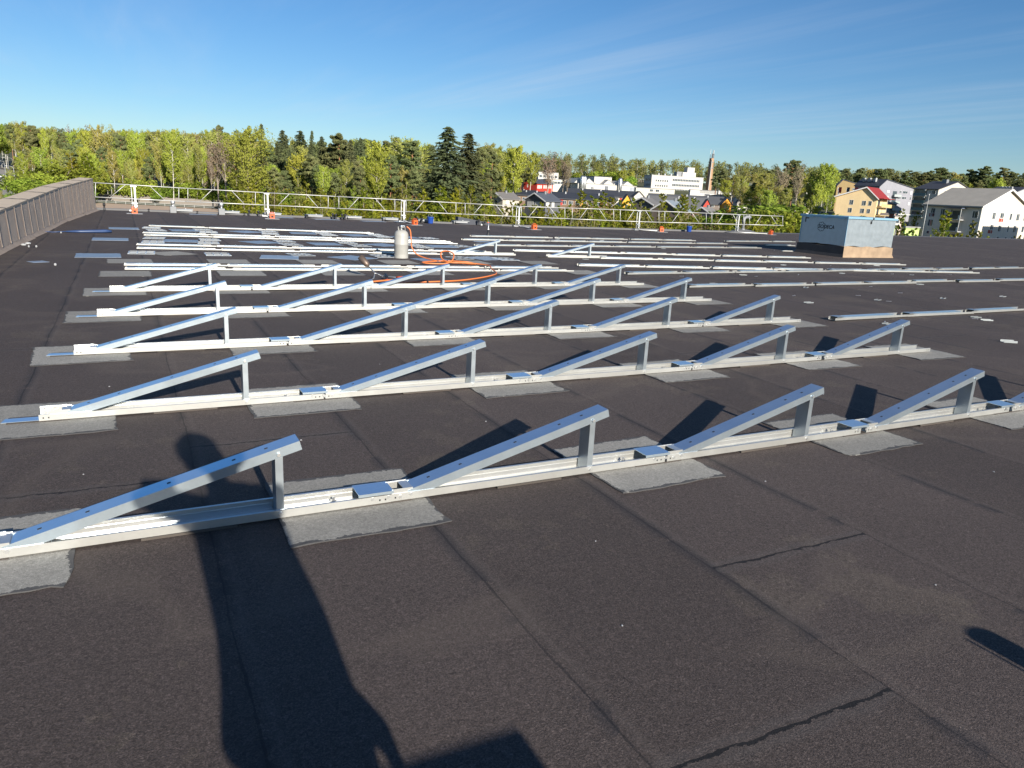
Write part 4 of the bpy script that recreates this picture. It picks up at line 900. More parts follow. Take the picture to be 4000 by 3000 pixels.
# ================================================================== buildings
WM = {}
def wm(col):
    if col not in WM: WM[col] = wall_mat('wall_paint', col)
    return WM[col]
RM = {}
def rm(col):
    if col not in RM: RM[col] = roof_mat('roof_cover', col)
    return RM[col]
class House:
    """a block whose nearest upright corner, left end and right end are where the photograph shows them, on its own patch of ground"""
    def __init__(s, name, label, cat, mid, Y, eave, left, right, alpha, wall, roofc, group=None, z0=None, sink=.5):
        s.z0 = terrain(Y) if z0 is None else z0
        P = at(mid, eave, Y); s.M = Vector((P.x, P.y, s.z0)); s.eave = P.z-s.z0; s.al = R(alpha)
        s.u = Vector((math.cos(s.al), math.sin(s.al), 0)); s.v = Vector((-s.u.y, s.u.x, 0))
        s.Lu = s.solve(s.u, right); s.Lv = s.solve(s.v, left); s.sink = sink
        s.root = empty(name, s.M, s.al, label, cat, group); s.wall = wm(wall); s.roofm = rm(roofc); s.mi = s.root.matrix_basis.inverted()
    def solve(s, dr, px):
        lo, hi = .5, 90.0; base = pj(s.M+Vector((0,0,s.eave)))[0]; sg = 1 if px > base else -1
        for _ in range(50):
            m_ = (lo+hi)/2; q = (s.M+dr*m_+Vector((0,0,s.eave))-CAM)
            x = pj(s.M+dr*m_+Vector((0,0,s.eave)))[0] if q.dot(FW) > 1 else 1e9
            if (x-px)*sg < 0: lo = m_
            else: hi = m_
        return min(lo, 60)
    def zof(s, px, py, t, face='R'):
        """height above the base of a pixel whose point lies at fraction t of a face"""
        p = s.M+(s.u*s.Lu*t if face == 'R' else s.v*s.Lv*t); v = ray(px, py); return H+v.z*(p.y/v.y)-s.z0
    def body(s, kind='flat', rise=2.0, rf=.5, over=.5, th=.22, e2=None):
        """kind: flat, gableR (gable on the right face), gableL (gable on the left face), mono"""
        Lu, Lv, e = s.Lu, s.Lv, s.eave; e2 = e if e2 is None else e2; mb = MB()
        if kind == 'flat':
            mb.box(0,Lu,0,Lv,-s.sink,e); mb.build('wall', s.wall, s.root)
            MB().box(-.15,Lu+.15,-.15,Lv+.15,e+.003,e+.25).build('roof', s.roofm, s.root); return s
        if kind == 'gableR':
            poly = [(0,-s.sink),(Lu,-s.sink),(Lu,e2),(Lu*rf,e+rise),(0,e)]; mb.xz(poly, 0, Lv); mb.build('wall', s.wall, s.root)
            sl1 = rise/(Lu*rf); sl2 = (e+rise-e2)/(Lu*(1-rf)); o = over
            mb = MB().xz([(-o,e-o*sl1+.02),(Lu*rf,e+rise+.02),(Lu+o,e2-o*sl2+.02),(Lu+o,e2-o*sl2+th),(Lu*rf,e+rise+th),(-o,e-o*sl1+th)], -o, Lv+o); mb.build('roof', s.roofm, s.root)
        else:
            poly = [(0,-s.sink),(Lv,-s.sink),(Lv,e2),(Lv*rf,e+rise),(0,e)]; T = Matrix(((0,1,0,0),(1,0,0,0),(0,0,1,0),(0,0,0,1)))
            m2 = MB().xz(poly, 0, Lu); mb.add([T @ Vector(v) for v in m2.v], [tuple(reversed(f)) for f in m2.f]); mb.build('wall', s.wall, s.root)
            sl1 = rise/(Lv*rf); sl2 = (e+rise-e2)/(Lv*(1-rf)); o = over
            m2 = MB().xz([(-o,e-o*sl1+.02),(Lv*rf,e+rise+.02),(Lv+o,e2-o*sl2+.02),(Lv+o,e2-o*sl2+th),(Lv*rf,e+rise+th),(-o,e-o*sl1+th)], -o, Lu+o)
            MB().add([T @ Vector(v) for v in m2.v], [tuple(reversed(f)) for f in m2.f]).build('roof', s.roofm, s.root)
        return s
    def barge(s, kind, rise, rf=.5, over=.5, th=.22, col=(.75,.74,.72)):
        """pale verge boards along the gable that faces the viewer"""
        L = s.Lu if kind == 'R' else s.Lv; e = s.eave; o = over; w = .34; sl = rise/(L*rf); s2 = rise/(L*(1-rf))
        for seg in (0, 1):
            if seg == 0: p = [(-o,e-o*sl-.12),(L*rf,e+rise-.12),(L*rf,e+rise+w*.8),(-o,e-o*sl+w*.8)]
            else: p = [(L*rf,e+rise-.12),(L+o,e-o*s2-.12),(L+o,e-o*s2+w*.8),(L*rf,e+rise+w*.8)]
            m2 = MB().xz(p, -o-.10, -o-.004)
            if kind == 'L':
                T = Matrix(((0,1,0,0),(1,0,0,0),(0,0,1,0),(0,0,0,1))); m3 = MB().add([T @ Vector(v) for v in m2.v], [tuple(reversed(f)) for f in m2.f]); m3.build('verge_board', wm(col), s.root)
            else: m2.build('verge_board', wm(col), s.root)
        return s
    def pane(s, face, t, z, w, h, fill='glass', frame='wframe', name='window', dep=.05):
        """a framed opening at distance t along a face, sill at z"""
        mb = MB(); f = .07
        def bx(a0, a1, d0, d1, z0, z1):
            if face == 'R': mb.box(a0, a1, -d1, -d0, z0, z1)
            else: mb.box(-d1, -d0, a0, a1, z0, z1)
        bx(t-w/2, t+w/2, .003, .02, z, z+h); mb.mat(1)
        bx(t-w/2-f, t-w/2, .003, dep, z-f, z+h+f); bx(t+w/2, t+w/2+f, .003, dep, z-f, z+h+f); bx(t-w/2, t+w/2, .003, dep, z+h, z+h+f); bx(t-w/2, t+w/2, .003, dep+.04, z-f, z)
        if w > 1.0: bx(t+w*.12-.03, t+w*.12+.03, .02, dep-.01, z, z+h)
        mb.build(name, [M[fill] if fill in M else wm(fill), M[frame]], s.root); return s
    def winpx(s, face, x0, y0, x1, y1, fill='glass', name='window'):
        """a window where the photograph shows it on that face"""
        def hit(px, py):
            v = ray(px, py); nrm = s.v if face == 'R' else s.u; t = (s.M-CAM).dot(nrm)/v.dot(nrm); return s.mi @ (CAM+v*t)
        a, b = hit(x0, y1), hit(x1, y0); ta, tb = (a.x, b.x) if face == 'R' else (a.y, b.y); z0, z1 = min(a.z,b.z), max(a.z,b.z)
        return s.pane(face, (ta+tb)/2, z0, abs(tb-ta), z1-z0, fill, name=name)
    def slab(s, name, face, t0, t1, d0, d1, z0, z1, mat):
        mb = MB()
        if face == 'R': mb.box(t0, t1, -d1, -d0, z0, z1)
        else: mb.box(-d1, -d0, t0, t1, z0, z1)
        mb.build(name, M[mat] if isinstance(mat, str) else wm(mat), s.root); return s
    def top(s, name, x0, x1, y0, y1, z0, z1, mat): MB().box(x0,x1,y0,y1,z0,z1).build(name, M[mat] if isinstance(mat, str) else wm(mat), s.root); return s
def c6(*p): return [(3480+x*.2351, 700+y*.2351) for x, y in p]
def q6(x0,y0,x1,y1): (a,b),(c,d) = c6((x0,y0),(x1,y1)); return a,b,c,d
def q7(x0,y0,x1,y1): return 3200+x0*.3617, 600+y0*.3617, 3200+x1*.3617, 600+y1*.3617
def q8(x0,y0,x1,y1): return 2000+x0*.2532, 640+y0*.2532, 2000+x1*.2532, 640+y1*.2532
def q9(x0,y0,x1,y1): return 2440+x0*.2984, 600+y0*.2984, 2440+x1*.2984, 600+y1*.2984

# cream four-storey block at the right edge
h = House('apartment_block','cream apartment block with broad grey-brown gable roof and balconies at the right edge','apartment block',3836,188,806,3621,4022,27.5,(.60,.54,.46),(.36,.33,.28))
h.body('gableR', rise=4.3, over=.7, th=.3).barge('R', 4.3, over=.7)
for q in [(655,485,745,610),(820,498,905,600),(1348,535,1458,640),(610,672,705,770),(1300,735,1400,835),(985,505,1030,610),(590,860,640,900),(1268,932,1310,975)]: h.winpx('L', *q6(*q))
for q in [(1680,560,1745,660),(1810,565,1882,650),(1965,572,2018,675),(2075,582,2142,685),(2195,600,2230,690),(1640,760,1705,840),(1770,770,1835,868),(1925,772,1965,875),(2020,775,2085,880),(2160,785,2215,880),(1590,955,1655,990),(1755,958,1790,990),(1890,962,1920,992),(1985,968,2045,1000)]: h.winpx('R', *q6(*q))
for q in [(1785,650,1870,708),(1600,842,1690,900)]: h.winpx('R', *q6(*q), fill=(.32,.06,.035), name='sill_panel')
h.winpx('L', *q6(630,565,730,620), fill=(.16,.02,.03), name='sill_panel')
ta = h.Lv*.27; tb_ = h.Lv*.58
for zz in (h.eave-3.4, h.eave-6.3, h.eave-9.2):
    h.slab('balcony_slab','L',ta,tb_,.0,1.6,zz-.18,zz,(.45,.45,.45)); h.slab('balcony_front','L',ta,tb_,1.55,1.6,zz+.02,zz+.95,'glass'); h.slab('balcony_side','L',ta,ta+.5,1.61,1.68,zz,zz+1.0,'white_metal')
    h.slab('balcony_door','L',ta+.9,ta+3.2,.005,.06,zz,zz+2.1,'glass'); h.slab('balcony_post','L',ta+.05,ta+.2,1.42,1.56,zz,zz+2.7,'white_metal')
h.slab('balcony_roof','L',ta-.2,tb_+.2,.0,1.8,h.eave-.75,h.eave-.6,(.12,.15,.22))
for t_, c_ in ((ta+1.2,(.6,.6,.6)),(ta+2.1,(.45,.2,.1)),(ta+2.9,(.5,.5,.52))): h.slab('balcony_chair','L',t_,t_+.5,.5,1.0,h.eave-3.4,h.eave-2.6,c_)
h.slab('downpipe','R',-.02,.12,.02,.16,-.2,h.eave-.1,'white_metal'); h.slab('gutter','L',-.4,h.Lv+.5,.55,.75,h.eave-.45,h.eave-.28,(.12,.11,.10))
# neighbour added out of view to throw its shade on that gable
A = W(188.5, 84); nb = empty('apartment_block', (A.x, A.y, -8), AZ, 'cream apartment block added beyond the right edge to shade its neighbour', 'apartment block')
MB().box(0,14.5,0,8,-.5,15.6).build('wall', wm((.62,.58,.52)), nb); MB().box(-.3,14.8,-.3,8.3,15.6,15.9).build('roof', rm((.17,.155,.135)), nb)
for k_ in range(3):
    for j_ in range(4):
        MB().box(1.4+3.2*k_,2.7+3.2*k_,-.05,.02,2+3.2*j_,3.4+3.2*j_).build('window', M['glass'], nb)
# yellow block
h = House('apartment_block','yellow apartment block with red roof and side balconies','apartment block',3428,272,773,3269,3470,52,(.78,.59,.33),(.27,.025,.02))
h.body('gableL', rise=3.4, rf=.28, over=.7, th=.3).barge('L', 3.4, .28, over=.7)
for q in [(325,502,372,548),(460,512,508,558),(530,515,570,560),(308,588,355,632),(440,596,488,640),(512,600,552,642)]: h.winpx('L', *q7(*q))
for q in [(262,365,268,440)]: pass
for k in range(4):
    zz = h.eave-3.0-2.9*k
    h.slab('balcony_slab','R',.4,h.Lu-.5,0,1.7,zz-.2,zz,(.55,.42,.22)); h.slab('balcony_front','R',.4,h.Lu-.5,1.62,1.7,zz,zz+.95,(.55,.42,.2) if k != 1 else (.12,.10,.09)); h.slab('balcony_door','R',1.5,4.5,.01,.06,zz,zz+2.1,'glass'); h.slab('balcony_post','R',h.Lu*.5,h.Lu*.5+.2,1.5,1.7,zz,zz+2.7,'white_metal')
h.slab('balcony_roof','R',-.3,h.Lu,0,2.2,h.eave-.25,h.eave-.05,(.27,.025,.02))
# grey block behind it
h = House('apartment_block','pale grey apartment block with dark standing-seam roof, behind the yellow block','apartment block',3437,343,727,3340,3570,27.5,(.27,.27,.30),(.045,.05,.065),sink=4)
h.body('gableR', rise=2.9, rf=.17, over=.4, th=.3, e2=h.eave-.1)
for q in [(735,398,762,418),(865,405,890,425),(902,408,955,430),(983,408,1005,440),(845,468,880,488),(890,470,940,490),(975,470,992,500),(958,528,978,555),(722,460,748,475)]: h.winpx('R', *q7(*q), fill='blind' if q[0] in (735,983,722,958) else 'glass')
for z_ in (4.2,7.2,10.2): h.slab('balcony_slab','R',h.Lu*.38,h.Lu*.58,0,1.5,h.eave-z_,h.eave-z_+.2,(.3,.3,.32)); h.slab('balcony_front','R',h.Lu*.38,h.Lu*.58,1.42,1.5,h.eave-z_+.2,h.eave-z_+1.1,(.35,.40,.38)); h.slab('balcony_recess','R',h.Lu*.40,h.Lu*.52,.01,.05,h.eave-z_+.2,h.eave-z_+2.5,'glass')
for k in range(5): h.slab('wall_panel','L',2+k*4.5,3.6+k*4.5,.01,.06,h.eave-3.4,h.eave-.8,(.05,.06,.09) if k % 2 else (.42,.04,.04))
h.slab('canopy','L',1,14,0,2,h.eave-3.8,h.eave-3.6,(.5,.5,.5))
for k in (0,1,2): h.top('chimney', 1.6, 2.6, h.Lv*(.3+.22*k), h.Lv*(.3+.22*k)+1.2, h.eave+1.9, h.eave+3.6, 'lgrey')
h = House('apartment_block','olive-brown apartment block with dark roof at the left of the grey block','apartment block',3270,400,725,3262,3372,27.5,(.24,.17,.075),(.05,.055,.07),sink=5)
h.body('gableR', rise=3.0, rf=.18, over=.4, th=.3, e2=h.eave+.8)
for q in [(200,372,222,400),(198,405,218,440),(292,380,330,402),(355,378,405,392)]: h.winpx('R', *q7(*q))
for k in (0,1): h.top('chimney', h.Lu*.45+k*1.6, h.Lu*.45+k*1.6+1, 6, 7, h.eave+1.2, h.eave+3.4, 'grey')
h = House('apartment_block','white apartment block with charcoal hipped roof and glazed balconies, behind the cream block','apartment block',3667,312,740,3574,3802,27.5,(.50,.47,.41),(.045,.045,.052),sink=3)
h.body('gableR', rise=3.4, rf=.5, over=.5, th=.3)
for k in range(4):
    zz = h.eave-2.6-2.9*k; h.slab('balcony_front','L',h.Lv*.45,h.Lv*.98,.9,1.0,zz,zz+1.0,(.13,.20,.20)); h.slab('balcony_slab','L',h.Lv*.45,h.Lv*.98,0,1.0,zz-.15,zz,(.35,.36,.36)); h.slab('balcony_glazing','L',h.Lv*.47,h.Lv*.96,.05,.12,zz,zz+2.3,'glass'); h.slab('balcony_lamp','L',h.Lv*.46,h.Lv*.52,.9,1.1,zz+2.0,zz+2.5,'white_metal')
    h.pane('L', h.Lv*.18, zz+.8, 1.5, 1.4); h.pane('R', h.Lu*.2, zz+.8, 1.4, 1.4); h.pane('R', h.Lu*.75, zz+.8, 1.4, 1.4)
h.top('chimney', h.Lu*.35, h.Lu*.35+1.5, h.Lv*.25, h.Lv*.25+2, h.eave+2.0, h.eave+4.3, 'grey')
for mid, lf, rt, ev, Y, lab in ((3945,3838,4060,760,300,'grey apartment block with low charcoal hip roof and roof vents above the cream block'),):
    h = House('apartment_block',lab,'apartment block',mid,Y,ev,lf,rt,27.5,(.36,.37,.39),(.05,.05,.058),sink=3); h.body('gableR', rise=3.0, over=.5, th=.3)
    for k in range(4): h.top('roof_vent', h.Lu*.3, h.Lu*.3+.8, h.Lv*(.3+.12*k), h.Lv*(.3+.12*k)+.8, h.eave+1.6, h.eave+3.2, 'lgrey')
    for k in range(3): h.pane('R', h.Lu*(.2+.25*k), h.eave-2.4, 1.4, 1.4); h.pane('L', h.Lv*(.2+.3*k), h.eave-2.4, 1.4, 1.4)

# small things between the blocks
cpz = empty('carport', at(3530,838,205)*1.0, .35, 'white flat carport canopy beside the cream block', 'carport'); gz = terrain(205)-cpz.location.z
MB().box(-3.6,4.2,-1.6,1.6,-.12,.12).build('canopy', M['white_metal'], cpz)
for x in (-3.2,-.3,3.8): MB().box(x-.07,x+.07,-1.2,-1.06,gz,-.12).build('post', M['white_metal'], cpz)
h = House('shed','red-brown shed with white corner boards behind the fan housing','shed',3494,200,836,3474,3500,27.5,(.22,.06,.045),(.1,.1,.1)); h.body('flat'); h.slab('corner_board','R',0,.2,.005,.05,0,h.eave,'white_metal'); h.slab('door','L',.4,1.4,.005,.05,0,min(2.1,h.eave),(.15,.04,.03))
h = House('shed','pale pink board shed with small window, right of the red-brown shed','shed',3496,197,846,3493,3528,10,(.58,.45,.38),(.2,.2,.2)); h.body('flat'); h.pane('R', h.Lu*.4, h.eave-1.6, .9, .8)
h = House('shed','lime green shed behind the fan housing','shed',3490,150,889,3455,3494,27.5,(.46,.60,.20),(.25,.25,.24)); h.body('flat'); h.slab('door','R',.05,.25,.005,.04,0,2.2,'white_metal'); h.slab('eave_board','L',0,h.Lv,.005,.06,h.eave-.3,h.eave,(.3,.38,.14))
h = House('shed','lime green shed half hidden by saplings, left of the cream block','shed',3538,150,889,3533,3592,15,(.46,.60,.20),(.25,.25,.24)); h.body('flat'); h.slab('eave_board','R',0,h.Lu,.005,.06,h.eave-.3,h.eave,(.3,.38,.14)); h.slab('door','R',h.Lu*.8,h.Lu*.95,.005,.05,h.eave-4,h.eave-1.6,(.3,.38,.14))
h = House('shed','low shed with pale grey flat roof before the red-brown shed','shed',3478,160,878,3460,3508,20,(.14,.13,.12),(.45,.45,.44)); h.body('flat'); h.slab('door','R',.3,1.2,.005,.05,0,2.1,(.2,.2,.2))
def pole(name, px, ytop, Y, arm, label, cat='street lamp', r=.10, group=None, py_base=None):
    p = at(px, ytop, Y); z0 = terrain(Y); h_ = p.z-z0
    t = empty(name, (p.x, p.y, z0), 0, label, cat, group)
    if arm: 
        a = arm; MB().tube([(0,0,0),(0,0,h_*.55),(0,0,h_-.8),(a*.12,0,h_-.25),(a*.35,0,h_),(a,0,h_+.08)], [r,r*.8,r*.6,r*.55,r*.5,r*.45], 8).build('pole', M['lgrey'], t, smooth=True); MB().box(min(a,a*1.4),max(a,a*1.4),-.16,.16,h_+.0,h_+.16).build('lamp_head', M['white_metal'], t, bevel=.03)
    else:
        MB().tube([(0,0,0),(0,0,h_)], [r,r*.6], 8).build('pole', M['white_metal'], t, smooth=True); MB().lathe([(r*.9,h_),(r*1.4,h_+.1),(r*.5,h_+.3)], seg=10).build('finial', M['white_metal'], t)
    return t
pole('light_pole', 3630, 763, 182, 0, 'thin white pole at the left corner of the cream block', 'pole', .06)
pole('light_pole', 3519, 838, 140, 0, 'thin white pole left of the saplings by the cream block', 'pole', .05)
pole('street_lamp', 52, 650, 246, -1.9, 'tall street lamp with curved arm nearest the parapet', r=.13)
for px, yt, Y, a, lab in ((48,617,330,-3.2,'second street lamp along the road, arm to the left'),(16,630,300,-1.2,'street lamp with two stubby heads at the left edge'),(62,587,380,-1.2,'street lamp rising before the dark hedge'),(27,604,400,-1.4,'small far street lamp above the cars'),(118,594,420,1.0,'small far street lamp in the wood left of the bright bush')): pole('street_lamp', px, yt, Y, a, lab, r=.10, group='street lamps along the road at left')
pole('flag_pole', 2157, 690, 300, 0, 'white flag pole in front of the red house', 'pole', .08)

# town in the middle distance
h = House('house','bright red house with dark grey roof and white windows','house',2097.5,380,716,2042.5,2160,45,(.40,.035,.02),(.07,.075,.09),sink=2)
h.body('gableL', rise=1.9, rf=.72, over=.6, th=.25)
for x in (392,415,440,485,515,560,590): h.winpx('R', *q8(x,333,x+18,378), fill='blind')
h.winpx('L', *q8(235,318,247,360), fill='blind'); h.slab('door','R',.1,.9,.01,.05,0,2.1,(.5,.06,.04))
h = House('outbuilding','dark grey board fence-like outbuilding left of the red house','outbuilding',2040,385,716,2010,2046,20,(.12,.12,.11),(.07,.07,.08),sink=2); h.body('flat'); h.slab('door','R',.3,1.2,.01,.05,0,2,(.2,.2,.2))
h = House('school_building','white flat-roofed block above the red house','school',2104,470,672,2098,2182,15,(0.50,0.48,0.43),(.2,.2,.2),sink=4); h.body('flat')
for k in range(5): h.pane('R', h.Lu*(.12+.19*k), h.eave-3.0, 1.8, 1.4)
h.top('roof_unit', h.Lu*.3, h.Lu*.4, .5, 2, h.eave+.25, h.eave+1.4, 'lgrey')
h = House('school_building','low cream wing with flat roof between the red house and the sawtooth factory','school',2150,440,700,2068,2245,12,(.58,.55,.47),(.2,.2,.2),sink=4); h.body('flat')
for k in range(7): h.pane('R', h.Lu*(.08+.14*k), h.eave-2.4, 1.8, 1.3)
# sawtooth factory
h = House('factory','white sawtooth-roofed factory in the town','factory',2258,420,716,2228,2487,14,(0.53,0.51,0.46),(.10,.105,.12),sink=3); e = h.eave
h.body('flat')
for k in range(6):
    x0 = h.Lu*(.02+.165*k); w_ = h.Lu*.12
    if k in (2,): continue
    MB().xz([(x0-2.2,e+.26),(x0+w_*.1,e+2.9-.1*k),(x0+w_*1.0,e+.26)], 2.0, 20).build('sawtooth', h.wall, h.root)
    MB().xz([(x0+w_*.14,e+3.0-.1*k),(x0+w_*1.08,e+.30),(x0+w_*1.08,e+.5),(x0+w_*.14,e+3.2-.1*k)], 2.3, 20.2).build('sawtooth_roof', h.roofm, h.root)
h.top('tall_hall', h.Lu*.36, h.Lu*.66, 9, 24, e+.26, e+4.3, (0.53,0.51,0.46)); h.top('hall_roof', h.Lu*.355, h.Lu*.665, 8.8, 24.2, e+4.3, e+4.6, 'navy')
for px_ in (.055,.095,.70): MB().lathe([(1.1,-.5),(1.1,e+3.0),(.7,e+3.8),(.3,e+4.1)], (h.Lu*px_,-1.3,0), 16).build('silo', M['alu'], h.root, smooth=True)
for x in (1090,1215): h.winpx('R', *q8(x,362,x+45,382))
h.winpx('R', *q8(1430,345,1485,415), fill=(.10,.11,.13), name='gate'); h.winpx('R', *q8(1530,365,1605,415), fill='blind', name='gate'); h.winpx('R', *q8(1810,365,1900,420), fill=(.3,.32,.36), name='gate')
h = House('warehouse','long cream warehouse wing below the office block','warehouse',2485,400,733,2478,2636,8,(0.51,0.49,0.42),(.2,.2,.2),sink=3); h.body('flat')
for q in [(330,468,372,496),(405,473,452,500)]: h.winpx('R', *q9(*q))
# office block with ribbon windows
h = House('office_block','white four-storey office block with ribbon windows and rooftop plant','office',2547,534,683.5,2518,2748,12,(0.53,0.49,0.45),(.3,.3,.3),sink=4); h.body('flat')
for r_, zz in enumerate((2.2,5.6,9.0)):
    z_ = h.eave-zz-1.0
    t0 = .40
    h.slab('ribbon_band','R',h.Lu*t0,h.Lu*.93,.003,.010,z_-.1,z_+1.6,(.30,.28,.26))
    for k in range(17): h.pane('R', h.Lu*(t0+.02+.031*k), z_+.1, .95, 1.4, dep=.08)
    if r_ < 3:
        for k in range(6): h.pane('R', h.Lu*(.09+.043*k), z_-.9, 1.0, 1.3)
    for k in range(5): h.pane('L', h.Lv*(.15+.17*k), z_-.6, 1.6, 1.6)
h.top('penthouse', h.Lu*.62, h.Lu*.88, 3, 11, h.eave+.25, h.eave+3.2, (0.50,0.48,0.45)); h.top('plant_tower', h.Lu*.72, h.Lu*.86, 4, 10, h.eave+3.2, h.eave+6.6, (0.50,0.48,0.45)); h.top('plant_screen', h.Lu*.52, h.Lu*.62, 4, 9, h.eave+.25, h.eave+3.4, 'grey')
for k in range(4): h.top('roof_vent', h.Lu*(.15+.12*k), h.Lu*(.15+.12*k)+1, 3, 4, h.eave+.25, h.eave+1.5, 'lgrey')
h = House('warehouse','long grey-white hall with slatted clerestory left of the chimney foot','warehouse',2697,470,741,2692,2806,8,(.50,.50,.49),(.12,.12,.13),sink=4); h.body('flat')
for k in range(17): h.slab('fin','R',h.Lu*(.36+.037*k),h.Lu*(.36+.037*k)+.35,.01,.2,h.eave-1.6,h.eave-.1,'blind')
h.slab('dark_strip','R',h.Lu*.35,h.Lu*.99,.002,.01,h.eave-1.7,h.eave-.05,'navy'); h.slab('sign_band','R',h.Lu*.52,h.Lu*.7,.005,.1,h.eave-2.8,h.eave-2.1,'navy')
h = House('warehouse','low white hall with uneven flat roof right of the chimney foot','warehouse',2807,450,746,2802,2873,8,(0.51,0.50,0.46),(.4,.4,.4),sink=4); h.body('flat'); h.top('roof_unit', h.Lu*.6, h.Lu*.9, 1, 4, h.eave+.25, h.eave+2.2, 'lgrey'); h.slab('door','R',h.Lu*.3,h.Lu*.4,.01,.05,0,2.4,'lgrey')
h = House('warehouse','long low hall with reddish roof edge left of the green bushes','warehouse',2874,430,762,2870,2965,8,(.34,.22,.16),(.20,.12,.09),sink=4); h.body('flat'); h.slab('door','R',h.Lu*.3,h.Lu*.4,.01,.05,h.eave-2.5,h.eave-.3,'lgrey')
# chimney
p = at(2779,618,560); z0 = terrain(560); hh = p.z-z0+4
ch = empty('chimney_tower', (at(2767,740,560).x, 560, z0-4), AZ, 'tall brown brick chimney tower with antennas on top', 'chimney')
rt_, rb_ = 1.1, 1.5
MB().xz([(0,0)],0,0) if False else None
mb = MB(); 
for s0 in (0,):
    a = [(-rb_,-rb_),(rb_,-rb_),(rb_,rb_),(-rb_,rb_)]; mb.add([(x,y,0) for x,y in a]+[(x*rt_/rb_,y*rt_/rb_,hh) for x,y in a], [(3,2,1,0),(4,5,6,7),(0,1,5,4),(1,2,6,5),(2,3,7,6),(3,0,4,7)])
mb.build('shaft', wm((.36,.22,.13)), ch)
mb = MB(); mb.add([(x*f,-(rb_+.06)+(rb_-rt_)*g,hh*g) for g in (0,.97) for x, f in ((-.75,1),(.55,1))], [(0,1,3,2)]); mb2 = MB().box(-1,-1,-1,-1,0,0) if False else mb
MB().xz([(-rb_-.02,0),(-rb_+.55,0),(-rt_+.45,hh*.95),(-rt_-.02,hh*.95)], -rb_-.08, -rt_+.05).build('pale_strip', wm((.38,.36,.33)), ch)
MB().box(-rt_-.35,rt_+.35,-rt_-.35,rt_+.35,hh-7,hh-6.4).build('collar', M['grey'], ch); MB().box(-rt_-.3,rt_+.3,-rt_-.3,rt_+.3,hh-3,hh-2.5).build('collar', M['grey'], ch)
for x, y, w in ((-.9,-1.0,.14),(0,-1.0,.16),(.9,-1.0,.18),(1.0,.6,.14)): MB().box(x-w,x+w,y-w,y+w,hh,hh+3.2).build('antenna', M['grey'], ch)
MB().tube([(-.9,.9,hh),(-.9,.9,hh+6)], .14, 6).build('mast', M['white_metal'], ch); MB().box(.7,1.2,-.4,.1,hh+2.5,hh+5.5).build('antenna', M['white_metal'], ch)

# long dark-roofed terraces
TR = (.032,.036,.046)
def terrace(mid, Y, ev, left, right, al, lab, wall, rise=2.4, kind='gableL', wins=0, over=.7):
    h = House('terraced_house', lab, 'terrace', mid, Y, ev, left, right, al, wall, TR, 'dark-roofed terraces in the town', sink=2); h.body(kind, rise=rise, over=over, th=.3)
    if kind == 'gableL' and wins:
        for k in range(wins): h.pane('R', h.Lu*(k+.5)/wins, h.eave-2.1, 1.6, 1.3)
        for k in range(max(1,wins//3)): h.slab('door','R',h.Lu*(k+.3)*3/wins,h.Lu*(k+.3)*3/wins+1.1,.01,.06,h.eave-2.5,h.eave-.4,(.5,.25,.03) if k % 2 else (.40,.04,.03))
    for k in range(3): h.top('roof_vent', h.Lu*(.2+.28*k), h.Lu*(.2+.28*k)+.5, h.Lv*.35, h.Lv*.35+.5, h.eave+rise*.6, h.eave+rise+.5, 'lgrey')
    return h
terrace(1905,350,744,1884,2105,4,'far left dark-roofed terrace, below the red house',(.16,.11,.08),wins=8,rise=1.0)
terrace(1986,315,760,1975,2138,4,'brown terrace with dark roof behind the beige house',(.17,.11,.07),wins=6,rise=1.6)
terrace(2165,300,774,2150,2400,5,'long brown terrace with dark roof right of the flag pole',(.17,.11,.07),wins=9,rise=2.2)
terrace(2225,350,757,2216,2480,6,'longest dark-roofed terrace in front of the sawtooth factory',(.60,.56,.48),wins=9,rise=2.3)
h = House('terraced_house','white gable end of a dark-roofed terrace by the factory','terrace',2477,338,765,2470,2513,27,(0.51,0.48,0.43),TR,'terrace gable ends',sink=2); h.body('gableR', rise=1.9, over=.5); h.pane('R',h.Lu*.5,h.eave-2,1.2,1.1)
h = House('terraced_house','bright yellow gable end above the saplings','terrace',2432,262,786,2428,2464,27,(.60,.33,.03),TR,'terrace gable ends',sink=2); h.body('gableR', rise=2.2, over=.4); h.pane('R',h.Lu*.5,h.eave-2.2,1.0,1.1)
terrace(2540,330,776,2534,2834,7,'dark-roofed terrace across the middle of the town, red doors',(.16,.13,.11),wins=9,rise=2.0)
terrace(2545,290,790,2540,2762,7,'dark-roofed terrace behind the bluish-roofed house',(.20,.15,.11),wins=8,rise=2.2)
h = House('terraced_house','bright red gable end right of the terraces','terrace',2748,282,801,2744,2773,27,(.48,.05,.03),TR,'terrace gable ends',sink=2); h.body('gableR', rise=2.0, over=.4); h.pane('R',h.Lu*.5,h.eave-2.0,1.0,1.1)
h = House('terraced_house','orange gable end with dark roof','terrace',2818,318,796,2812,2857,27,(.60,.28,.03),TR,'terrace gable ends',sink=2); h.body('gableR', rise=2.4, over=.5); h.pane('R',h.Lu*.7,h.eave-2.2,1.0,1.1); h.pane('R',h.Lu*.4,h.eave-2.2,.8,1.4)
h = House('house','white mono-pitch house right of the orange gable','house',2881,325,788,2877,2921,18,(0.53,0.50,0.45),TR,sink=2); h.body('gableR', rise=.6, rf=.06, over=.3, e2=h.eave-1.2); h.pane('R',h.Lu*.55,h.eave-2.6,1.0,1.1); h.slab('door','R',h.Lu*.1,h.Lu*.2,.01,.05,0,2.1,(.3,.3,.3))
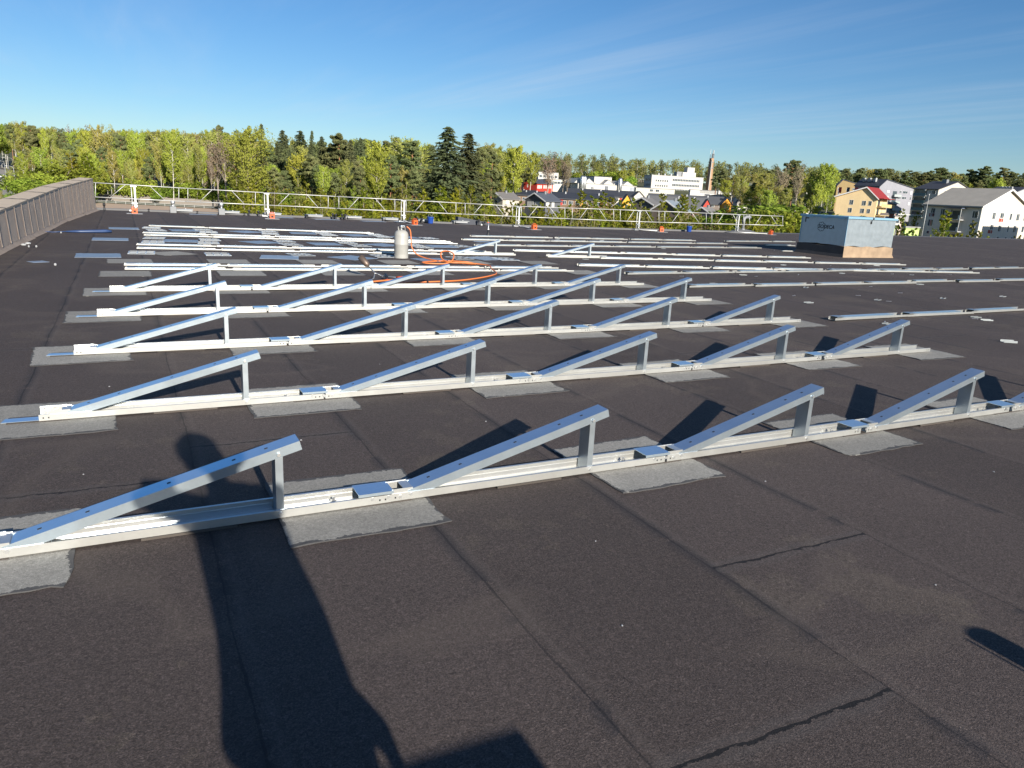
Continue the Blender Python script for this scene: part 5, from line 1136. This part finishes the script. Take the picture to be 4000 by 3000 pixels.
h = House('warehouse','big low hall with black roof and white end wall','warehouse',2910,385,776,2690,2968,10,(0.48,0.46,0.42),(.035,.036,.045),sink=3); h.body('gableL', rise=1.6, over=.4); h.slab('gate','R',h.Lu*.2,h.Lu*.4,.01,.05,0,2.8,'blind')
# nearer detached houses
def villa(mid, Y, ev, left, right, al, lab, wall, roofc, rise, wins=(), rf=.5):
    h = House('house', lab, 'house', mid, Y, ev, left, right, al, wall, roofc, sink=1.5); h.body('gableL', rise=rise, rf=rf, over=.6, th=.25).barge('L', rise, rf, over=.6)
    for f, t_, w, hh_, fill in wins: h.pane(f, (h.Lv if f == 'L' else h.Lu)*t_, h.eave-hh_-.5, w, hh_, fill)
    h.slab('door','R',h.Lu*.75,h.Lu*.75+1,.01,.06,0,2.1,(.25,.12,.06)); h.top('chimney', h.Lu*.5, h.Lu*.5+.7, h.Lv*.42, h.Lv*.42+.7, h.eave+rise*.5, h.eave+rise+.9, 'grey')
    return h
villa(2131,258,785,2052,2190,38,'charcoal house with white-framed windows above the guardrail',(.095,.10,.11),(.085,.095,.115),2.3,[('L',.35,3.2,1.5,'blind'),('L',.72,3.2,1.5,'blind'),('R',.15,1.2,1.5,'blind'),('R',.5,1.0,1.6,'blind')])
villa(1964,268,776,1912,2028,36,'beige house with grey roof half hidden by a pine',(.42,.38,.32),(.17,.16,.15),1.9,[('L',.5,1.6,1.3,'glass'),('R',.3,1.2,1.3,'blind'),('R',.6,1.2,1.3,'blind')])
villa(2553,250,800,2466,2580,40,'grey-brown house with pale verge boards and wide gable',(.15,.13,.11),(.16,.155,.15),2.0,[('L',.4,1.4,1.2,'glass'),('R',.4,1.4,1.2,'glass')])
villa(2655,225,823,2552,2700,44,'dark brown house with bluish sheet roof behind the saplings',(.14,.11,.09),(.20,.24,.28),2.6,[('L',.5,1.4,1.2,'glass')])
villa(2783,240,838,2704,2812,42,'pink house with pale verge boards, left one of two',(.56,.33,.25),(.20,.19,.18),1.9,[('L',.35,1.2,1.2,'glass'),('L',.7,1.2,1.2,'glass')])
h = villa(3008,240,856,2936,3036,42,'pink house with small chimney right of the guardrail end',(.60,.27,.20),(.17,.17,.17),1.9,[('L',.35,1.2,1.2,'glass'),('L',.7,1.2,1.2,'glass')])
h = House('house','pale villa among the trees left of the yellow block','house',3150,360,752,3122,3172,25,(.5,.48,.44),(.25,.25,.25),sink=3); h.body('flat'); h.pane('R',h.Lu*.4,h.eave-2.4,1.6,1.4); h.slab('terrace_rail','R',0,h.Lu,1.4,1.5,h.eave-4,h.eave-3,'white_metal')
h = House('apartment_block','pale tower block glimpsed above the left wood','apartment block',292,640,541,283,302,20,(.6,.58,.54),(.2,.2,.2),sink=10); h.body('flat')
for k in range(5): h.pane('R', h.Lu*.5, h.eave-2.6-2.9*k, 1.4, 1.4)
h = House('house','small red-roofed house right of the tall spruces','house',1878,400,690,1872,1890,30,(.40,.05,.03),(.42,.04,.03),sink=3); h.body('gableR', rise=1.5); h.pane('R', h.Lu*.5, h.eave-2, 1, 1)

# cars and walker on the left road
def car(px, Y, rz, col, label):
    p = at(px, 690, Y); t = empty('parked_car', (p.x, Y, terrain(Y)+.13), rz, label, 'car')
    prof = [(-2.15,.35),(-2.2,.75),(-2.0,.88),(-1.5,.93),(-1.05,1.42),(.55,1.45),(1.15,.98),(2.0,.85),(2.2,.65),(2.2,.35)]
    paint = simple('car_paint', col, .3); MB().xz(prof, -.85, .85).build('body', paint, t, bevel=.06)
    for y in (-.855,.855): MB().xz([(-1.2,.95),(-.95,1.36),(.5,1.38),(.95,.98)], min(y,y*.99), max(y,y*.99)).build('window', M['glass'], t)
    MB().add([(.62,-.7,1.425),(.62,.7,1.425),(1.17,.74,1.0),(1.17,-.74,1.0)], [(0,1,2,3)]).build('windscreen', M['glass'], t)
    for x in (-1.35,1.35):
        for y in (-.82,.82): MB().tube([(x,y-.1,.33),(x,y+.1,.33)], .33, 14).build('wheel', M['black'], t)
    for y in (-.6,.6): MB().box(2.19,2.215,y-.2,y+.2,.6,.74).build('headlight', M['wframe'], t)
    return t
car(9, 336, -1.4, (.55,.56,.58), 'silver car on the road at the left edge'); car(31, 338, -1.5, (.05,.05,.06), 'dark car half hidden by the tree beside the road lamp'); car(30, 300, -1.5, (.6,.6,.58), 'pale car behind the tree near the road lamp')
car(3590, 205, .5, (.03,.035,.04), 'dark car parked left of the cream block'); car(3578, 200, .4, (.15,.17,.2), 'grey-blue car parked beside the dark car'); car(3598, 160, .6, (.40,.02,.02), 'red car at the foot of the cream block')
p = at(98, 705, 315); b = MB(); s_ = 1.0
b.ell((0,0,1.62),(.09,.10,.12),10,7); b.tube([(0,0,.9),(0,0,1.2),(0,0,1.42),(0,0,1.52)], [(.16,.13),(.17,.13),(.2,.13),.06], 10)
for q_ in (-1,1): b.tube([(.2*q_,0,1.4),(.25*q_,.05,1.15),(.22*q_,.15,.92)], [.055,.045,.035], 8); b.tube([(.09*q_,0,.92),(.1*q_,.12*q_,.5),(.1*q_,.05*q_,.06)], [.085,.06,.05], 8); b.ell((.1*q_,.12*q_,.05),(.05,.13,.05),8,5)
wk = empty('person', (p.x, 315, terrain(315)+.13), 0, 'person in dark clothes walking on the path at far left', 'person'); o = blob(b, 'body', M['jacket'], wk, .03, 1)
# ================================================================== trees
def quads_mesh(name, C, size, mat, aspect=1.6, upbias=0.0, sizes=None, dirs=None):
    n = len(C); a = rng.normal(size=(n,3)) if dirs is None else dirs + rng.normal(size=(n,3))*.35
    a /= np.linalg.norm(a, axis=1)[:,None]
    b = rng.normal(size=(n,3)); b[:,2] += upbias; b -= a*(a*b).sum(1)[:,None]; b /= np.linalg.norm(b, axis=1)[:,None]
    s = (size*rng.uniform(.6,1.35,n) if sizes is None else sizes)[:,None]
    P = np.stack([C-a*s*aspect*.5, C+b*s*.36+a*s*.1, C+a*s*aspect*.5, C-b*s*.36-a*s*.1], 1).reshape(-1,3)
    me = bpy.data.meshes.new(name); me.vertices.add(4*n); me.vertices.foreach_set('co', P.astype(np.float32).ravel())
    me.loops.add(4*n); me.loops.foreach_set('vertex_index', np.arange(4*n, dtype=np.int32))
    me.polygons.add(n); me.polygons.foreach_set('loop_start', np.arange(0,4*n,4, dtype=np.int32)); me.polygons.foreach_set('loop_total', np.full(n,4,np.int32))
    me.materials.append(mat); me.update(calc_edges=True); me.validate(); return me
def cloud(c, r, n):
    v = rng.normal(size=(n,3)); v /= np.linalg.norm(v,axis=1)[:,None]; return np.array(c)+v*(rng.uniform(.25,1,n)**.5)[:,None]*np.array(r)
def limb(mb, p, q, r, bend=.15, seg=5):
    p, q = Vector(p), Vector(q); m_ = (p+q)/2+Vector((random.uniform(-1,1),random.uniform(-1,1),random.uniform(-.3,.6)))*(q-p).length*bend
    mb.tube([p,m_,q],[r,r*.65,r*.25],seg)
def t_birch(H_, leaf, bark, dens=1.0, low=.30, width=.17, lsize=.40, nb=26):
    mb = MB(); bx, by = random.uniform(-.04,.04)*H_, random.uniform(-.04,.04)*H_
    ax = lambda t: Vector((bx*math.sin(t*2.2), by*math.sin(t*2.6), H_*t))
    mb.tube([ax(k/7*.97) for k in range(8)], [H_*.0095*(1-.115*k) for k in range(8)], 6); P = []
    for i in range(nb):
        t = low+(.93-low)*(i+random.random())/nb; a = i*2.4+random.random(); L = H_*width*(math.sin(PI*min(1,(t-low)/(1-low)*.80+.20))**.75)*random.uniform(.7,1.25)
        p = ax(t); q = p+Vector((math.cos(a)*L, math.sin(a)*L, L*random.uniform(.5,1.3))); limb(mb, p, q, H_*.0032)
        for f in (.35,.6,.85,1.05):
            c = p+(q-p)*f; c.z -= f*L*.12; P.append(cloud(c, (L*.30,L*.30,L*.38), int(44*dens)))
    P.append(cloud(ax(.95), (H_*.03,H_*.03,H_*.055), int(60*dens)))
    return mb.mesh('trunk', bark), quads_mesh('crown', np.concatenate(P), lsize, leaf)
def t_pine(H_, base=.42):
    mb = MB(); bx = random.uniform(-.03,.03)*H_; ax = lambda t: Vector((bx*math.sin(t*3), bx*.6*math.sin(t*2), H_*t))
    mb.tube([ax(k/6*.97) for k in range(7)], [H_*.013*(1-.12*k) for k in range(7)], 7); P = []; nb = 26
    for i in range(nb):
        t = base+(.97-base)*(i+.6*random.random())/nb; a = i*2.4+random.random()*.8; L = H_*.165*(1-.62*((t-base)/(1-base))**1.5)*random.uniform(.55,1.2)*(.65 if t < base+.08 else 1)
        p = ax(t); q = p+Vector((math.cos(a)*L, math.sin(a)*L, L*random.uniform(-.05,.5))); limb(mb, p, q, H_*.0042, .12)
        for f in (.55,.95):
            c = p+(q-p)*f+Vector((0,0,L*.06)); P.append(cloud(c, (L*.42,L*.42,L*.20), 110 if f > .9 else 70))
    P.append(cloud(ax(.96), (H_*.045,H_*.045,H_*.035), 130))
    for _ in range(5):
        t = random.uniform(.2,base); a = random.uniform(0,6.28); L = H_*.05; p = ax(t); limb(mb, p, p+Vector((math.cos(a)*L,math.sin(a)*L,-L*.1)), H_*.0028)
    return mb.mesh('trunk', M['bark_pine']), quads_mesh('crown', np.concatenate(P), .46, M['lf_pine'], 2.0)
def t_spruce(H_, w=.17, ragged=.25):
    mb = MB(); mb.tube([(0,0,0),(0,0,H_*.5),(0,0,H_*.99)], [H_*.013,H_*.008,H_*.001], 7); P = []; Dr = []; k = 0
    t = .07
    while t < .985:
        for i in range(random.randint(5,7)):
            a = k*1.1+i*2*PI/6+random.uniform(-.25,.25); L = H_*w*(1-t)**.82*random.uniform(1-ragged*1.4,1+ragged)+H_*.008
            if random.random() < .08: continue
            n_ = int(14+46*(1-t)); f = rng.uniform(.12,1,n_); dz = -.30*f*L+.16*(f**2)*L
            x = np.stack([np.cos(a)*L*f, np.sin(a)*L*f, H_*t+dz], 1)+rng.normal(size=(n_,3))*np.array([.10,.10,.055])*max(L,.7)
            x[:,2] -= np.abs(rng.normal(size=n_))*.10*L*f; P.append(x); Dr.append(np.tile([np.cos(a)*.8,np.sin(a)*.8,-.5],(n_,1)))
        k += 1; t += .021+.012*(1-t)
    return mb.mesh('trunk', M['bark_dark']), quads_mesh('crown', np.concatenate(P), .40, M['lf_spruce'], 2.2, dirs=np.concatenate(Dr))
def t_bare(H_):
    mb = MB(); mb.tube([(0,0,0),(.02*H_,0,H_*.4),(0,.01*H_,H_*.75)], [H_*.012,H_*.009,H_*.004], 7); P = []
    for i in range(30):
        t = random.uniform(.32,.75); a = i*2.4; L = H_*random.uniform(.12,.26); p = Vector((.01*H_,0,H_*t)); q = p+Vector((math.cos(a)*L*.55,math.sin(a)*L*.55,L)); limb(mb, p, q, H_*.003, .1)
        for _ in range(5): 
            c = p+(q-p)*random.uniform(.5,1.0); e = c+Vector((random.uniform(-1,1)*L*.25,random.uniform(-1,1)*L*.25,random.uniform(.1,.45)*L)); mb.tube([c,e],[H_*.0012,H_*.0005],4); P.append(cloud(e,(L*.14,L*.14,L*.18),9))
    return mb.mesh('trunk', M['bark_grey']), quads_mesh('crown', np.concatenate(P), .26, M['lf_twig'], 2.6)
def t_sap(H_, w=.15, lf='lf_sap', n=24, ls=.2, stems=1):
    mb = MB(); P = []
    for s in range(stems):
        ox, oy = (0,0) if stems == 1 else (random.uniform(-.6,.6), random.uniform(-.6,.6)); hh = H_*(1 if s == 0 else random.uniform(.65,.95)); lx = random.uniform(-.05,.05)*hh
        ax = lambda t: Vector((ox+lx*t*t, oy, hh*t)); mb.tube([ax(0),ax(.35),ax(.7),ax(.99)], [hh*.008,hh*.006,hh*.0035,hh*.0012], 5)
        for i in range(n):
            t = .16+.82*(i+random.random())/n; a = i*2.4+random.random(); L = hh*w*(1.05-t)**.75*random.uniform(.5,1.3)+hh*.012; p = ax(t); q = p+Vector((math.cos(a)*L,math.sin(a)*L,L*random.uniform(.7,1.5))); limb(mb, p, q, hh*.0018, .1, 4)
            for f in (.4,.75,1.0): P.append(cloud(p+(q-p)*f, (L*.32,L*.32,L*.34), 17))
    return mb.mesh('trunk', M['bark_grey']), quads_mesh('crown', np.concatenate(P), ls, M[lf], 1.5)
def t_bush(H_, lf='lf_bush', n=3600):
    mb = MB(); P = []
    for i in range(16):
        a = random.uniform(0,6.28); r_ = H_*random.uniform(.15,.75); zz = H_*(1-.5*(r_/(H_*.8))**2)*random.uniform(.55,.95); c = (r_*math.cos(a), r_*math.sin(a), zz); limb(mb, (c[0]*.2,c[1]*.2,0), c, H_*.014)
        for _ in range(5): P.append(cloud((c[0]+random.uniform(-.2,.2)*H_, c[1]+random.uniform(-.2,.2)*H_, c[2]*random.uniform(.5,1)), (H_*.17,H_*.17,H_*.13), n//80))
    return mb.mesh('trunk', M['bark_grey']), quads_mesh('crown', np.concatenate(P), H_*.055, M[lf], 1.5)
PROTO = {
 'birch': [(20,)+t_birch(20, M['lf_birch'], M['bark_birch'], 1.0, .28+.05*i, .16+.02*i) for i in range(4)],
 'olive': [(20,)+t_birch(20, M['lf_olive'], M['bark_birch'], .85, .34, .15+.02*i, .36) for i in range(4)],
 'broad': [(20,)+t_birch(20, M['lf_broad'], M['bark_grey'], 1.2, .14, .27, .36, 44) for i in range(2)],
 'pine': [(20,)+t_pine(20, .36+.07*i) for i in range(4)],
 'spruce': [(25,)+t_spruce(25, .19+.025*i, .24+.06*i) for i in range(3)],
 'bare': [(20,)+t_bare(20) for i in range(2)],
 'sapling': [(8,)+t_sap(8, .13+.02*i) for i in range(4)],
 'sapling_clump': [(7,)+t_sap(7, .17, 'lf_sap' if i else 'lf_birch', 16, .2, 4) for i in range(3)],
 'sapling_dull': [(8,)+t_sap(8, .12, 'lf_olive', 20, .17, 2) for i in range(2)],
 'bush': [(6,)+t_bush(6) for i in range(3)],
}
NAME = {'birch':'birch_tree','olive':'birch_tree','broad':'broadleaf_tree','pine':'pine_tree','spruce':'spruce_tree','bare':'bare_tree','sapling':'sapling','sapling_clump':'sapling','sapling_dull':'sapling','bush':'bush'}
CAT = {'birch':'birch','olive':'birch','broad':'broadleaf tree','pine':'pine','spruce':'spruce','bare':'bare tree','sapling':'sapling','sapling_clump':'sapling','sapling_dull':'sapling','bush':'bush'}
def tree(kind, px, ytop, Y, label, group=None, wf=1.0, hmin=3, sink=.15):
    p = at(px, ytop, Y); z0 = terrain(Y); h_ = max(hmin, p.z-z0); pr = random.choice(PROTO[kind]); s = h_/pr[0]
    t = empty(NAME[kind], (p.x, Y, z0-sink), random.uniform(0,6.28), label, CAT[kind], group)
    w = s*wf*random.uniform(.88,1.14)
    if kind in ('pine','spruce'): w = max(w, .6)*1.0
    t.scale = (w, w, s)
    a = part(t, pr[1]); b_ = part(t, pr[2]); return t
# trees that stand out
for k, px, yt, Y, lab, wf in [
 ('spruce',1750,486,182,'tallest dark spruce, left of the tall pair in the centre',1.6),('spruce',1832,512,190,'second tall dark spruce, right of the pair in the centre',1.5),
 ('spruce',1020,478,300,'lone pointed spruce rising above the wood at left of centre',.95),('spruce',1103,502,285,'broad-topped spruce right of the lone pointed one',1.3),('spruce',1172,504,285,'dense spruce third from left on the central skyline',1.3),('spruce',1218,505,300,'slim spruce with thin tip on the central skyline',.7),('spruce',1256,526,262,'spruce with forked tip left of the central pines',1.0),
 ('spruce',1408,532,270,'pointed spruce in the middle of the central pines',1.0),('spruce',1462,540,275,'slim spruce right of the pointed one on the skyline',.8),('spruce',1545,530,270,'ragged spruce left of the tall pair',1.1),('spruce',1512,552,262,'short spruce between two skyline pines',.8),
 ('pine',1325,522,255,'pine with dense rounded top at the centre of the wood',1.0),('pine',1612,550,245,'pine with broad top left of the tall pair',1.2),
 ('broad',960,505,205,'big broad pale green birch above the second guardrail post',.9),('bare',872,507,235,'bare reddish birch left of the big broad birch',1.0),('bare',842,530,240,'second bare birch with upright twigs at left',.9),
 ('birch',662,520,255,'vivid pale green birch in the left wood',.8),('pine',265,560,300,'very dark pine beside the pale tower at left',1.0),
 ('birch',2010,575,300,'pale birch with slim white stem right of the tall spruces',.8),('pine',1925,580,230,'pine with bare orange stem right of the tall spruces',.9),('bare',2145,592,330,'large round bare birch before the white school block',1.2),('bare',2206,604,335,'slim bare birch left of the sawtooth factory',.6),('bare',2222,616,330,'leaning slim bare birch beside the sawtooth factory',.5),
 ('pine',2040,620,345,'lone dark pine directly behind the red house',1.0),('pine',3098,622,350,'tall pine standing above the trees left of the yellow block',1.0),('bare',3062,640,335,'white-stemmed bare birch left of the tall pine',1.0),('bare',3128,640,340,'white-stemmed bare birch right of the tall pine',.9),('birch',3230,640,300,'yellow-green birch left of the olive-brown block',1.0),('olive',3195,672,310,'dull birch left of the yellow-green birch',1.0),
 ('bush',128,672,222,'low vivid green bush beside the footpath',1.5),('bush',168,640,236,'tall rounded vivid green bush behind the parapet middle',1.25),('bush',222,628,242,'broad vivid green bush right of the tall rounded one',1.25),('bush',196,690,216,'small vivid green bush just above the parapet coping',1.6),('sapling_clump',268,602,250,'vivid green young trees behind the parapet end',1.3),('sapling_clump',318,596,256,'vivid green young trees right of the parapet end',1.2),('olive',38,662,238,'brownish columnar tree beside the road lamp',.55),('olive',0,745,200,'brownish tree top at the left edge beside the road',.7),
 ('olive',95,660,330,'dark brown round trees by the footpath',1.3),('olive',118,665,345,'dark brown round tree right of the footpath pair',1.2),
 ('bush',3010,792,225,'dark green bush mass right of the white hall',2.3),('bush',3075,778,215,'round green bush left of the fan housing',2.2),('bush',3130,800,190,'pale olive bush directly left of the fan housing',1.7),('bush',2965,808,215,'green bush behind the pink house with chimney',1.9),
 ('sapling',3698,822,112,'pale green pointed sapling before the cream block balconies',1.25),('sapling_clump',3675,862,108,'wide sapling at the foot of the cream block',1.2),('sapling_dull',3828,858,112,'slim sapling before the lit gable corner',1.0),('sapling_clump',3552,842,118,'leafy sapling between the two lime sheds',1.1),('sapling',3527,815,230,'small tree in the shade before the grey block',1.2),('sapling',3583,828,210,'small tree beside the white carport',1.2),('sapling_dull',3995,915,110,'sapling tip at the right edge before the cream block',.9)]:
    tree(k, px, yt, Y, lab, None, wf)
# the woods, zone by zone
def zone(n, px0, px1, y0, y1, Y0, Y1, mix, where, wf=1.0, jit=10, slope=None):
    kinds = [k for k, w in mix for _ in range(w)]
    for i in range(n):
        px = px0+(px1-px0)*(i+random.random())/n; f = (px-px0)/(px1-px0); yt = y0+(y1-y0)*f+random.gauss(0,jit); k = random.choice(kinds)
        tone = {'birch':'fresh green birch','olive':'sparse olive-brown birch','broad':'broad green tree','pine':'dark pine','spruce':'dark spruce','bare':'bare twiggy birch','sapling':'slim bright sapling','sapling_clump':'bushy bright sapling','sapling_dull':'thin brownish sapling','bush':'rounded green bush'}[k]
        tree(k, px, yt, random.uniform(Y0,Y1), '%s %s' % (tone, where), '%ss %s' % (tone, where), wf*random.uniform(.85,1.15))
zone(46,-90,330,478,522,385,470,[('olive',4),('birch',2),('pine',3),('bare',1)],'on the far slope at left',.75,9)
zone(16,40,420,590,600,268,330,[('olive',3),('birch',3),('pine',2)],'in the left wood above the parapet',1.0,22)
zone(50,330,900,512,522,285,345,[('olive',4),('birch',3),('pine',3),('bare',1)],'on the skyline of the left wood',.72,10)
zone(50,290,930,600,604,262,285,[('olive',3),('birch',4),('pine',2),('bare',1)],'at the front edge of the left wood',.66,34)
zone(54,900,1700,552,570,240,325,[('pine',5),('spruce',4),('olive',1),('birch',1)],'on the skyline of the central wood',.92,14)
zone(42,900,1900,640,650,205,240,[('pine',5),('birch',2),('olive',1),('spruce',2)],'in the front of the central wood',.8,28)
zone(12,1860,2085,580,600,345,420,[('olive',3),('birch',3),('pine',2)],'behind the red house',1.0,12)
zone(9,1850,2020,655,690,300,345,[('birch',3),('olive',2),('broad',1)],'left of the red house',.8,14)
zone(26,2800,3270,675,690,360,450,[('olive',5),('birch',3),('pine',2)],'between the chimney tower and the yellow block',1.1,14)
zone(12,2880,3260,735,740,290,335,[('birch',3),('broad',1),('olive',2)],'in front of the mixed wood by the yellow block',1.0,16)
zone(34,3265,4060,660,678,470,560,[('pine',8),('olive',1)],'on the ridge behind the apartment blocks',1.15,12)
zone(12,3270,4060,690,705,440,470,[('pine',6),('birch',1)],'close behind the apartment blocks',1.1,10)
zone(10,2250,2480,664,668,470,520,[('bush',1),('birch',1)],'behind the sawtooth factory',1.0,6)
zone(22,290,1000,705,715,257,266,[('bush',2),('sapling_clump',3)],'along the concrete fence',1.0,16)
zone(16,900,1900,720,735,190,215,[('bush',1),('sapling_clump',3)],'at the foot of the central wood',1.2,16)
zone(16,-420,-90,480,470,300,470,[('olive',3),('birch',3),('pine',2)],'beyond the left end of the view',1.0,10)
# saplings below the roof edge
zone(26,900,1900,715,735,120,165,[('sapling',4),('sapling_clump',3),('sapling_dull',2)],'in the thicket behind the middle guardrail panels',1.15,22)
zone(30,880,1900,790,800,75,110,[('sapling',3),('sapling_clump',4),('sapling_dull',2)],'in the near thicket behind the middle guardrail panels',1.1,18)
zone(22,1880,2560,800,808,110,150,[('sapling',3),('sapling_clump',3),('sapling_dull',3)],'in the thicket below the charcoal house',1.1,13)
zone(26,1880,2560,822,834,80,105,[('sapling',2),('sapling_clump',4),('sapling_dull',3)],'in the near thicket below the charcoal house',1.15,12)
zone(20,2540,3150,834,862,110,140,[('sapling',2),('sapling_clump',2),('sapling_dull',4)],'in the thicket at the right end of the guardrail',1.0,13)
zone(18,2560,3140,868,884,80,105,[('sapling',2),('sapling_clump',3),('sapling_dull',4)],'in the near thicket at the right end of the guardrail',1.0,9)
zone(6,2270,2480,752,775,150,190,[('sapling',3)],'rising before the long terraces',1.5,14)
zone(4,2590,2760,752,772,190,210,[('sapling',3)],'rising before the middle terraces',1.3,8)
zone(10,3450,4000,905,925,95,112,[('sapling_clump',3),('sapling_dull',2)],'along the foot of the cream block',1.0,8)
zone(10,-60,330,745,700,200,228,[('bush',3),('sapling_clump',1)],'behind the parapet at left',1.1,14)
# the far wood that reads as one mass
Pn, Ps, Pt = [], [], MB()
for i in range(820):
    px = random.uniform(1900, 4400) if i < 620 else random.uniform(-500, 1950); Y = random.uniform(600, 730); h_ = random.uniform(13,20); p = at(px, 700, Y); z0 = terrain(Y)
    dark = random.random() < .38; Pt.tube([(p.x,Y,z0),(p.x,Y,z0+h_*.9)],[.25,.08],4)
    for _ in range(12): (Ps if dark else Pn).append(cloud((p.x+random.uniform(-1.6,1.6), Y+random.uniform(-1.6,1.6), z0+h_*random.uniform(.12 if not dark else .3,1.0)), (1.9,1.9,1.8), 24))
C = np.concatenate(Pn+Ps); cut = sum(len(x) for x in Pn)
me = quads_mesh('far_wood', C, .75, M['lf_wood'], 1.5); me.materials.append(M['lf_wood_dark']); idx = np.zeros(len(C), np.int32); idx[cut:] = 1; me.polygons.foreach_set('material_index', idx)
tag(link(bpy.data.objects.new('far_wood', me)), 'distant mixed wood on the ridge behind the town', 'wood', kind='stuff')
tag(Pt.build('far_wood_stems', M['bark_grey']), 'stems of the distant wood behind the town', 'wood', kind='stuff')
# undergrowth under the woods and thickets
P = []
for n_, px0, px1, Y0, Y1, hh in ((2600,860,3200,62,170,1.3),(1500,260,1950,258,310,1.6),(700,2700,3300,230,360,1.6),(500,-100,330,200,330,1.4),(500,3400,4100,80,180,1.0)):
    for _ in range(n_//6):
        px = random.uniform(px0,px1); Y = random.uniform(Y0,Y1); p = at(px,800,Y); P.append(cloud((p.x,Y,terrain(Y)+hh*.4),(1.6,1.6,hh*.6),16))
tag(link(bpy.data.objects.new('undergrowth', quads_mesh('undergrowth', np.concatenate(P),   .4, M['lf_under'], 1.6))), 'low green undergrowth below the trees', 'undergrowth', kind='stuff')
SKY_STRENGTH, SKY_SAT, SUN_E, EXPO, CLOUD_OFF = .063, 1.12, 4.9, .8, (0.3, 0.9, 0)
# ================================================================== sky, sun, camera
SUN_EL, SUN_DIR = R(21.0), (-N+D*.004).normalized()                     # the sun stands behind the photographer, across the frame rows
w = bpy.data.worlds.new('World'); S.world = w; w.use_nodes = True; nt = w.node_tree; nt.nodes.clear(); L = nt.links
out = node(nt, 'ShaderNodeOutputWorld'); bg = node(nt, 'ShaderNodeBackground'); L.new(bg.outputs[0], out.inputs[0]); bg.inputs['Strength'].default_value = SKY_STRENGTH
sk = node(nt, 'ShaderNodeTexSky'); sk.sky_type = 'NISHITA'; sk.sun_disc = False; sk.sun_elevation = SUN_EL; sk.sun_rotation = math.atan2(SUN_DIR.x, SUN_DIR.y); sk.altitude = 60; sk.air_density = 1.0; sk.dust_density = .15; sk.ozone_density = 3.0
hs = node(nt, 'ShaderNodeHueSaturation'); hs.inputs['Saturation'].default_value = SKY_SAT; hs.inputs['Value'].default_value = 1.0; L.new(mixc(nt, 1.0, sk.outputs[0], (.73,.85,1.0), 'MULTIPLY'), hs.inputs['Color'])
gen = node(nt, 'ShaderNodeTexCoord').outputs['Generated']; sx = node(nt, 'ShaderNodeSeparateXYZ'); L.new(gen, sx.inputs[0])
zc = math_n(nt, 'MAXIMUM', sx.outputs[2], .03); px_ = math_n(nt, 'DIVIDE', sx.outputs[0], zc); py_ = math_n(nt, 'DIVIDE', sx.outputs[1], zc)
cb = nt.nodes.new('ShaderNodeCombineXYZ'); L.new(px_, cb.inputs[0]); L.new(py_, cb.inputs[1])
mp = node(nt, 'ShaderNodeMapping'); mp.inputs['Rotation'].default_value = (0,0,R(63)); L.new(cb.outputs[0], mp.inputs[0])   # x runs along the cirrus streaks
ms = node(nt, 'ShaderNodeSeparateXYZ'); L.new(mp.outputs[0], ms.inputs[0]); su, sv = ms.outputs[0], ms.outputs[1]
st = node(nt, 'ShaderNodeMapping'); st.inputs['Scale'].default_value = (.16,1.5,1); L.new(mp.outputs[0], st.inputs[0]); c1 = noise(nt, st.outputs[0], 1.0, 6, .62, .4)
mp2 = node(nt, 'ShaderNodeMapping'); mp2.inputs['Scale'].default_value = (.22,.3,1); mp2.inputs['Location'].default_value = CLOUD_OFF; L.new(mp.outputs[0], mp2.inputs[0]); c2 = noise(nt, mp2.outputs[0], 1.0, 3)
def band(c, w_): 
    q_ = math_n(nt, 'DIVIDE', math_n(nt, 'SUBTRACT', math_n(nt, 'MULTIPLY_ADD', c2, .9, sv), c+.45), w_); return math_n(nt, 'POWER', 2.718, math_n(nt, 'MULTIPLY', math_n(nt, 'MULTIPLY', q_, q_), -1.0))
def clamp01(x): return math_n(nt, 'ADD', x, 0.0, clamp=True)
rng1 = math_n(nt, 'MULTIPLY', clamp01(math_n(nt, 'MULTIPLY_ADD', su, .22, 3.0)), clamp01(math_n(nt, 'MULTIPLY_ADD', su, -.30, -.75)))
soft = ramp(nt, c1, [(.30,.15),(.70,1.0)])
cm = math_n(nt, 'MULTIPLY', math_n(nt, 'MULTIPLY', band(3.3, .55), rng1), .24)
cm = math_n(nt, 'ADD', cm, math_n(nt, 'MULTIPLY', band(7.6, .9), .17))
cm = math_n(nt, 'ADD', cm, math_n(nt, 'MULTIPLY', ramp(nt, math_n(nt, 'MULTIPLY', c1, c2), [(.20,0.0),(.42,1.0)]), .16))
fade = math_n(nt, 'MULTIPLY', math_n(nt, 'SUBTRACT', sx.outputs[2], .02), 10.0, clamp=True)
cm = math_n(nt, 'MULTIPLY', math_n(nt, 'MULTIPLY', cm, soft), fade)
hi = mixc(nt, cm, hs.outputs[0], (6.5,7.0,7.6)); L.new(hi, bg.inputs[0])
sd = bpy.data.lights.new('sun', 'SUN'); sd.energy = SUN_E; sd.angle = R(.53); sd.color = (1.0,.93,.82); so = link(bpy.data.objects.new('sun', sd))
dv = SUN_DIR*math.cos(SUN_EL)+Vector((0,0,math.sin(SUN_EL))); so.rotation_euler = dv.to_track_quat('Z','Y').to_euler(); so.location = dv*60
cd = bpy.data.cameras.new('camera'); co_ = link(bpy.data.objects.new('camera', cd)); cd.sensor_width = 36; cd.sensor_fit = 'HORIZONTAL'; cd.lens = FPX/4000*36; cd.clip_start = .05; cd.clip_end = 8000
co_.matrix_world = Matrix.Translation(CAM) @ Matrix((RT, UP, -FW)).transposed().to_4x4(); S.camera = co_
S.render.engine = 'CYCLES'; S.view_settings.view_transform = 'Standard'; S.view_settings.look = 'None'; S.view_settings.exposure = EXPO; S.view_settings.gamma = 1.0; S.view_settings.use_curve_mapping = False
S.cycles.max_bounces = 6; S.cycles.transparent_max_bounces = 4
